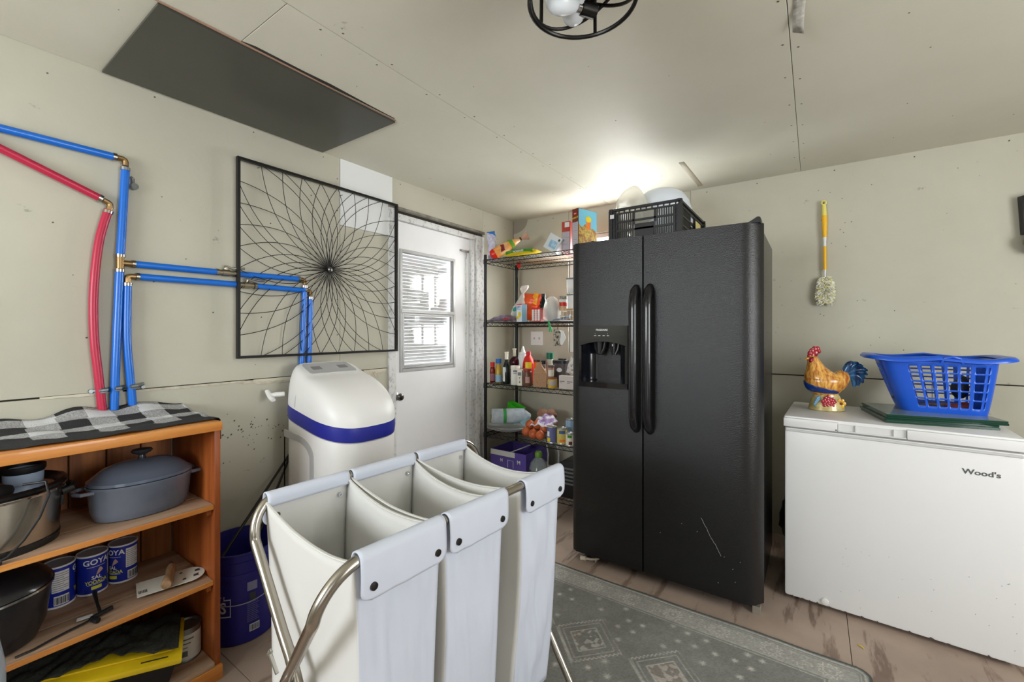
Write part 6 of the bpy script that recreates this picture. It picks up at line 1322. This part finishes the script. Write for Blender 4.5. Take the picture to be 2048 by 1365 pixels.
for k, (ex, ez) in enumerate(((.112, .243), (.136, .240), (.156, .226), (.168, .206), (.171, .184), (.164, .163), (.150, .144), (.134, .128), (.118, .120))):
    p0 = Vector((.066, .004*(k % 3-1), .156)); p2 = Vector((ex, .010*(k % 3-1), ez)); p1 = p0+Vector((.022+.006*k, 0, .090-.006*k)); b = MB()
    P = [p0*(1-t_)**2+p1*2*t_*(1-t_)+p2*t_*t_ for t_ in [i/13 for i in range(14)]]
    b.tube(P, [.0145*(.75+.45*math.sin(PI*min(1, i/13*1.02))) if i < 12 else (.010 if i == 12 else .004) for i in range(14)], 12, flat=.95)
    b.build('tail_feather', RTA, ro)
prof_b = [(.088, .060, .046, -.006), (.108, .078, .056, -.008), (.130, .088, .062, -.006), (.148, .090, .064, -.004), (.157, .088, .062, -.004)]
def body_at(z_, ang):
    for (z0, a0, c0, o0), (z1, a1, c1, o1) in zip(prof_b, prof_b[1:]):
        if z_ <= z1 or z1 == .157:
            f_ = min(1, max(-.4, (z_-z0)/(z1-z0))); return Vector((o0+(o1-o0)*f_+(a0+(a1-a0)*f_+.0025)*math.cos(ang), (c0+(c1-c0)*f_+.0025)*math.sin(ang), z_))
for side in (-1, 1):
    b = MB()
    def fb(u, v, side=side):
        ang = PI+side*-1*(-1)*u*2.3*1; ang = PI-side*u*2.35 if side > 0 else PI+u*2.35
        up = .148-.050*u**.8; lo = .094-.006*u; return body_at(lo+(up-lo)*v, ang)
    b.grid(20, 6, fb); b.build('blue_breast', RBL, ro, thick=.003)
b = MB(); z0_ = .262
for x, z_, r_ in ((-.072, .272, .011), (-.070, .286, .0115), (-.062, .298, .0125), (-.050, .308, .013), (-.038, .309, .012), (-.032, .298, .010), (-.048, .288, .015), (-.060, .276, .013)): b.ball((x, 0, z_), (r_, .008, r_*1.25), 10)
b.build('comb', RRD, ro)
b = MB(); b.ball((-.062, -.014, .250), (.017, .011, .020), 12); b.ball((-.066, .012, .250), (.014, .010, .018), 12); b.ball((-.060, -.016, .228), (.012, .009, .020), 12); b.ball((-.066, .010, .230), (.011, .008, .018), 12); b.build('wattle', RRD, ro)
b = MB(); b.tube([(-.070, 0, .262), (-.086, 0, .258), (-.094, 0, .252)], [.010, .006, .0015], 10); b.build('beak', RYL, ro)
for s_ in (-1, 1): b = MB(); b.ball((-.062, s_*.0195, .264), .004, 8); b.build('eye', BLACKP, ro)
b = MB()
for i in range(22):
    a = i*2.4; r_ = .0065*math.sqrt(i); b.ball((-.004+r_*math.cos(a)*.95, -.051+.10*(r_)**1.2*.2-.0, .048+r_*math.sin(a)*.9), (.0085, .006, .0085), 8)
b.build('red_flower', RRD, ro)
for k in range(6):
    a = 2*PI*k/6; b = MB(); b.ball((.050+.014*math.cos(a), -.038, .040+.016*math.sin(a)), (.009, .006, .011), 8); b.build('yellow_petal', RYL, ro)
b = MB(); b.ball((.050, -.043, .040), (.006, .005, .006), 8); b.build('flower_centre', BRN, ro)
b = MB()
for k in range(4): b.tube([(-.040, -.044, .072-.004*k), (-.052-.004*k, -.046, .062-.010*k), (-.054, -.044, .052-.012*k)], [.005, .006, .001], 7)
b.build('blue_leaf', mat('leaf_blue', (96, 140, 170), .3, coat=.4), ro)

# ================================================================== GLASS PLATES and BLUE BASKET
GP = mat('plate_glass_edge', (22, 58, 46), .10, coat=.3); GT = mat('plate_glass_top', (132, 146, 136), .10)
ga = math.radians(10.5)
for k in range(4):
    o_ = [(0, 0), (-.004, .006), (.006, .002), (.002, -.003)][k]; L_ = [.365, .368, .385, .386][k]
    t = thing('glass_pane', ['lowest green-edged glass sheet lying directly on the freezer', 'second green-edged glass sheet from the bottom of the pile', 'third green-edged glass sheet, just under the top one', 'topmost green-edged glass sheet under the blue basket'][k], 'glass sheet', (.258+o_[0], 2.490+o_[1], .8705+k*.0098), ga, group='glass sheets on the freezer')
    b = MB(); b.b2((0, 0, 0), (L_, .34, .0088)); b.build('glass_edge', GP, t, bevel=.001, seg=1)
    b = MB(); b.b2((.002, .002, .0089), (L_-.002, .338, .0093)); b.build('glass_face', GT, t, smooth=0)
BB = mat('basket_blue', (26, 84, 196), .32, coat=.1); BZ = .8705+4*.0098+.0005; BH = .238
bk = thing('laundry_basket', 'blue plastic laundry basket with square holes standing on glass sheets', 'basket', (.46, 2.745, BZ))
def bk_ring(q, z_, grow=0, n=96):
    """rounded-rectangle section, q 0 bottom .. 1 top"""
    cx, cy_ = .470+(-.026)*q, 2.755; a = .142+(.198-.142)*q**.9+grow; c = .112+(.150-.112)*q**.9+grow
    return [Vector((p.x, p.y, BZ+z_)) for p in sq(n, 5.5, a, c, (cx, cy_), 0)]
n_ = 96
def bk_pt(j, q): return bk_ring(q, BH*q)[j % n_]
# wall built as a lattice: solid bands + strips between holes
zl = [0, .07, .12, .25, .28, .41, .44, .57, .60, .73, .76, .87, .92, 1.0]
b = MB(); rings_ = [bk_ring(q, BH*q) for q in zl]; k0 = len(b.v)
for r in rings_: b.v += [tuple(p) for p in r]
hole_rows = {2, 4, 6, 8, 10}
def is_hole_col(j):
    p = rings_[6][j]; p2 = rings_[6][(j+1) % n_]; mx_ = (p.x+p2.x)/2; my_ = (p.y+p2.y)/2
    cx = .466
    if my_ < 2.64 or my_ > 2.87: s_ = (mx_-(cx+.030)); return abs(s_) < .135 and ((s_+.135) % .045) < .030
    if mx_ < .29 or mx_ > .64: s_ = my_-2.755; return abs(s_) < .085 and ((s_+.085) % .0425) < .028
    return False
# finer, evenly spaced columns so that the holes come out square
def even_ring(q, z_):
    P = bk_ring(q, z_, n=400); L_ = [0]
    for i in range(400): L_.append(L_[-1]+(P[(i+1) % 400]-P[i]).length)
    T = L_[-1]; out = []; i = 0
    for k in range(n2_):
        d = T*k/n2_
        while L_[i+1] < d: i += 1
        f_ = (d-L_[i])/(L_[i+1]-L_[i]); out.append(P[i].lerp(P[(i+1) % 400], f_))
    return out
n2_ = 240
b = MB(); rings_ = [even_ring(q, BH*q) for q in zl]
for r in rings_: b.v += [tuple(p) for p in r]
n_save = n_; 
def hole2(j):
    p = rings_[7][j]; p2 = rings_[7][(j+1) % n2_]; mx_ = (p.x+p2.x)/2; my_ = (p.y+p2.y)/2
    if abs(my_-2.755) > .125: s_ = mx_-.480; return abs(s_) < .118 and ((s_+.118) % .0390) < .0285
    if abs(mx_-.466) > .17: s_ = my_-2.755; return abs(s_) < .075 and ((s_+.075) % .0375) < .025
    return False
hc = [hole2(j) for j in range(n2_)]
for i in range(len(zl)-1):
    for j in range(n2_):
        if i in hole_rows and hc[j]: continue
        b.f.append((i*n2_+j, i*n2_+(j+1) % n2_, (i+1)*n2_+(j+1) % n2_, (i+1)*n2_+j)); b.m.append(0)
b.f.append(tuple(reversed(range(n2_)))); b.m.append(0)
b.build('basket_wall', BB, bk, world=True, thick=.003, smooth=50)
b = MB(); R_ = []
for gz, gr in ((-.012, .004), (-.010, .024), (-.002, .034), (.006, .034), (.010, .026), (.010, .006), (.004, .001)):
    ring = []
    for p in bk_ring(1.0, BH, grow=gr, n=96):
        dx = (p.x-.444)/.198; ear = max(0, abs(dx)-.80)*.05*(1 if gr > .01 else 0); sag = .006*math.cos(dx*5)
        ring.append(Vector((p.x+math.copysign(ear, dx), p.y, p.z+gz+sag-(.006 if gr > .03 else 0))))
    R_.append(ring)
b.rings(R_, cap0=False, cap1=False); b.build('rim', BB, bk, world=True, smooth=60)
b = MB(); b.tube([(.448, 2.583, BZ+BH-.016), (.458, 2.574, BZ+BH+.006), (.48, 2.571, BZ+BH+.013), (.505, 2.574, BZ+BH+.006), (.515, 2.583, BZ+BH-.016)], .0055, 8); b.build('rim_latch', BB, bk, world=True)
for k, (c, d, rz, col, nm, lb) in enumerate((((.40, 2.72, .02), (.10, .02, .016), .4, (60, 50, 54), 'hair_brush', 'dark brush lying low in the blue basket, at its left'), ((.47, 2.74, .022), (.12, .03, .02), -.3, (90, 70, 66), 'shoe', 'brown-grey item on the basket floor, in its middle'), ((.53, 2.72, .024), (.10, .05, .03), .2, (110, 40, 50), 'dark_red_pouch', 'dark red pouch at the bottom right of the basket'), ((.54, 2.76, .10), (.06, .07, .09), .3, (30, 32, 40), 'black_caddy', 'black slotted item standing upright at the basket right'))):
    t = thing(nm, lb, ('brush', 'item', 'pouch', 'caddy')[k], (c[0], c[1], BZ+c[2]), rz); b = MB(); b.ball((0, 0, 0), (d[0]/2, d[1]/2, d[2]/2), 14); b.tube([(-d[0]*.3, 0, 0), (-d[0]*.8, .01, .02), (-d[0]*1.0, .015, .035)], .006, 7) if k == 0 else b.ball((d[0]*.25, .012, d[2]*.2), (d[0]*.3, d[1]*.5, d[2]*.5), 10); b.build('body', mat('basket_item_%s' % nm, col, .5), t)

# ================================================================== DUSTER, wall hook item, light
du = thing('duster', 'yellow-handled fluffy white duster hanging from a nail on the wall', 'duster', (.05, WY-.02, 1.68)); yd = WY-.022; x0 = .050
YH = mat('duster_yellow', (240, 184, 24), .35); YP = mat('duster_pale', (226, 214, 110), .35)
b = MB(); b.tube([(x0-.001, yd, 2.022), (x0, yd, 1.99), (x0+.001, yd, 1.955)], [.0105, .012, .013], 12); b.tube([Vector((x0-.001+.011*math.cos(a), yd, 2.033+.011*math.sin(a))) for a in [2*PI*i/14 for i in range(14)]], .0045, 8, closed=True); b.build('hanging_loop', YP, du, world=True)
b = MB(); b.tube([(x0+.001, yd, 1.957), (x0+.002, yd, 1.93), (x0+.003, yd, 1.828)], [.0135, .0130, .0105], 14); b.build('grip', YH, du, world=True)
b = MB(); b.tube([(x0+.003, yd, 1.828), (x0+.003, yd, 1.80), (x0+.003, yd, 1.773)], [.0095, .0075, .0078], 12); b.build('white_collar', PRINTW, du, world=True)
b = MB(); b.tube([(x0+.003, yd, 1.774), (x0+.004, yd, 1.635)], .0085, 12); b.build('shaft', YH, du, world=True)
b = MB(); b.tube([(x0+.004, yd, 1.636), (x0+.004, yd, 1.60), (x0+.006, yd, 1.46)], [.006, .0045, .006], 8); b.build('fork', PRINTW, du, world=True)
FLW = mat('duster_fluff', (238, 238, 232), .95); FLY = mat('duster_fluff_yellow', (232, 224, 150), .95)
rs = random.Random(12)
for nm, mm, cnt in (('fluff', FLW, 1500), ('yellow_fluff', FLY, 600)):
    b = MB()
    for i in range(cnt):
        z_ = rs.uniform(1.430, 1.585); a = rs.uniform(0, 2*PI); tt = (z_-1.50)/.085; r_ = .050*(1-.35*tt*tt)*rs.uniform(.65, 1.06)
        p0 = Vector((x0+.006, yd-.004, z_)); dirv = Vector((math.cos(a), .45*math.sin(a)-.12, rs.uniform(-.35, .2)))
        p1 = p0+dirv*r_; p1.y = min(p1.y, WY-.003); side = Vector((rs.uniform(-1, 1), rs.uniform(-1, 1), rs.uniform(-1, 1))).normalized()*.0038
        mid = (p0+p1)/2+Vector((0, 0, .006)); b.add([p0, mid+side, p1+side*.8, p1-side*.8, mid-side], [(0, 1, 2, 3, 4)])
    o = b.build(nm, mm, du, world=True, smooth=0); o['kind'] = 'stuff'
b = MB()
for i in range(26):
    a = i*2.4; z_ = 1.443+.128*i/25; tt = (z_-1.505)/.075; r_ = .027*(1-.35*tt*tt); b.ball((x0+.006+r_*math.cos(a), yd-.006+.35*r_*math.sin(a)*.6, z_), (.021, .012, .016), 8)
for i, v in enumerate(b.v): v = Vector(v); b.v[i] = (v.x+.005*noise.noise(v*90), min(WY-.003, v.y+.004*noise.noise(v*80)), v.z+.005*noise.noise(v*70))
b.build('fluff_core', mat('fluff_core', (232, 232, 220), .95, rgb2=(228, 222, 170), scale=26), du, world=True)['kind'] = 'stuff'
b = MB(); b.cyl((x0-.001, WY, 2.033), (x0-.001, WY-.032, 2.037), .0022, n=7); nl = b.build('nail', GREYSTEEL, du, world=True)

rt = thing('wall_bracket', 'black ribbed plastic holder on the wall, cut off by the right edge', 'holder', (.86, WY, 1.80)); x0 = .826
b = MB(); b.rings([[(x0, WY, 1.935), (x0+.004, WY-.05, 1.930), (x0+.13, WY-.055, 1.945), (x0+.13, WY, 1.95)], [(x0+.010, WY, 1.745), (x0+.014, WY-.045, 1.742), (x0+.12, WY-.05, 1.742), (x0+.12, WY, 1.742)]]); b.build('holder_body', BLACKP, rt, world=True, bevel=.004)
for z_ in (1.915, 1.86, 1.80, 1.755): b = MB(); b.b2((x0+.014, WY-.060, z_), (x0+.115, WY-.048, z_+.006)); b.build('rib', mat('rib_grey', (84, 88, 92), .4), rt, world=True)
b = MB(); b.ball((x0+.058, WY-.050, 1.705), (.052, .046, .045), 18); b.build('tan_knob', mat('tan_leather', (140, 126, 104), .6), rt, world=True)
b = MB(); b.rings([[(x0+.015, WY-.075, 1.672), (x0+.10, WY-.09, 1.672), (x0+.10, WY-.01, 1.668), (x0+.02, WY-.01, 1.668)], [(x0+.03, WY-.06, 1.655), (x0+.10, WY-.07, 1.640), (x0+.10, WY-.01, 1.64), (x0+.03, WY-.01, 1.65)]]); b.build('lower_cap', mat('cap_brown', (60, 52, 42), .6), rt, world=True, bevel=.003)

LX, LY, LZ = -.467, .974, 2.08
lm = thing('ceiling_light', 'black cage-style ceiling light with bare bulbs, at the top edge', 'ceiling light', (LX, LY, ZC))
BR = mat('bronze_black', (30, 28, 25), .35, metal=.5)
b = MB(); b.lathe([(.122, 0), (.122, -.080), (.116, -.088), (.002, -.088)], (LX, LY, ZC), n=40); b.build('canopy', BR, lm, world=True, smooth=40)
def hoop(name, z_, r_, tilt=(0, 0), rad=.0055, fl=1.):
    b = MB(); b.tube([Vector((LX+r_*math.cos(a), LY+r_*math.sin(a), z_+tilt[0]*math.cos(a)+tilt[1]*math.sin(a))) for a in [2*PI*i/48 for i in range(48)]], rad, 8, closed=True, flat=fl); return b.build(name, BR, lm, world=True)
hoop('lower_ring', LZ, .130, rad=.0055); hoop('upper_ring', ZC-.06, .128, rad=.005)
hoop('crossing_hoop', (LZ+ZC-.03)/2, .127, (.066, .0), .0045); hoop('crossing_hoop', (LZ+ZC-.03)/2, .127, (-.066, .0), .0045)
for a in (.45, 1.75, 3.0, 4.3, 5.5): b = MB(); b.tube([(LX+.130*math.cos(a), LY+.130*math.sin(a), LZ), (LX+.128*math.cos(a), LY+.128*math.sin(a), ZC-.03)], .0050, 8); b.build('cage_bar', BR, lm, world=True)
for k, a in enumerate((math.radians(250), math.radians(10), math.radians(130))):
    dv = Vector((math.cos(a+.0), math.sin(a), -.10)).normalized(); s0 = Vector((LX, LY, ZC-.058))
    if k == 0: s0 = Vector((-.478, 1.068, 2.118)); dv = Vector((-.46, -.88, -.10)).normalized()
    else: s0 = s0-dv*.02+Vector((0, 0, -.06))
    b = MB(); b.tube([s0, s0+dv*.045], .0185, 18); b.tube([s0+dv*.006, s0+Vector((0, 0, .042))], .008, 8); b.build('socket', BR, lm, world=True)
    b = MB(); b.tube([s0+dv*(.045+.002*i) for i in range(8)], [.0145, .0155, .0145, .0155, .0145, .0155, .0145, .0150], 16); sc_ = b.build('screw_collar', CHROME, lm, world=True)
    b = MB(); b.tube([s0+dv*q for q in (.060, .068, .080, .092, .106, .122, .136, .146, .150)], [.0155, .020, .025, .0295, .0320, .0305, .0235, .012, .002], 24); b.build('bulb', mat('bulb_frosted', (222, 228, 232), .25, emit=0), lm, world=True)

# ---- leftovers on and near the floor
t = thing('black_sack', 'crumpled black plastic sack on the floor between refrigerator and freezer', 'sack', (-.07, 3.05, 0)); b = MB(); b.ball((-.035, 3.08, .17), (.145, .10, .168), 30)
for i, v in enumerate(b.v):
    v = Vector(v); c0_ = Vector((-.035, 3.08, .16)); q = (v-c0_).normalized()*(noise.noise(v*14)*.04+noise.noise(v*34)*.016); v = v+q; b.v[i] = (v.x, min(v.y, WY-.004), max(v.z, .002))
b.build('sack', mat('sack_black', (34, 34, 32), .25, bump=.3, bscale=40), t, world=True, smooth=50)
t = thing('yellow_scrap', 'tiny curled yellow scrap on the plywood before the freezer', 'scrap', (.15, 2.235, 0)); b = MB(); b.grid(6, 2, lambda u, v: (.145+.02*u, 2.236-.014*u+.006*v, .001+.004*math.sin(PI*u))); b.build('scrap', YEL, t, world=True, thick=.001)
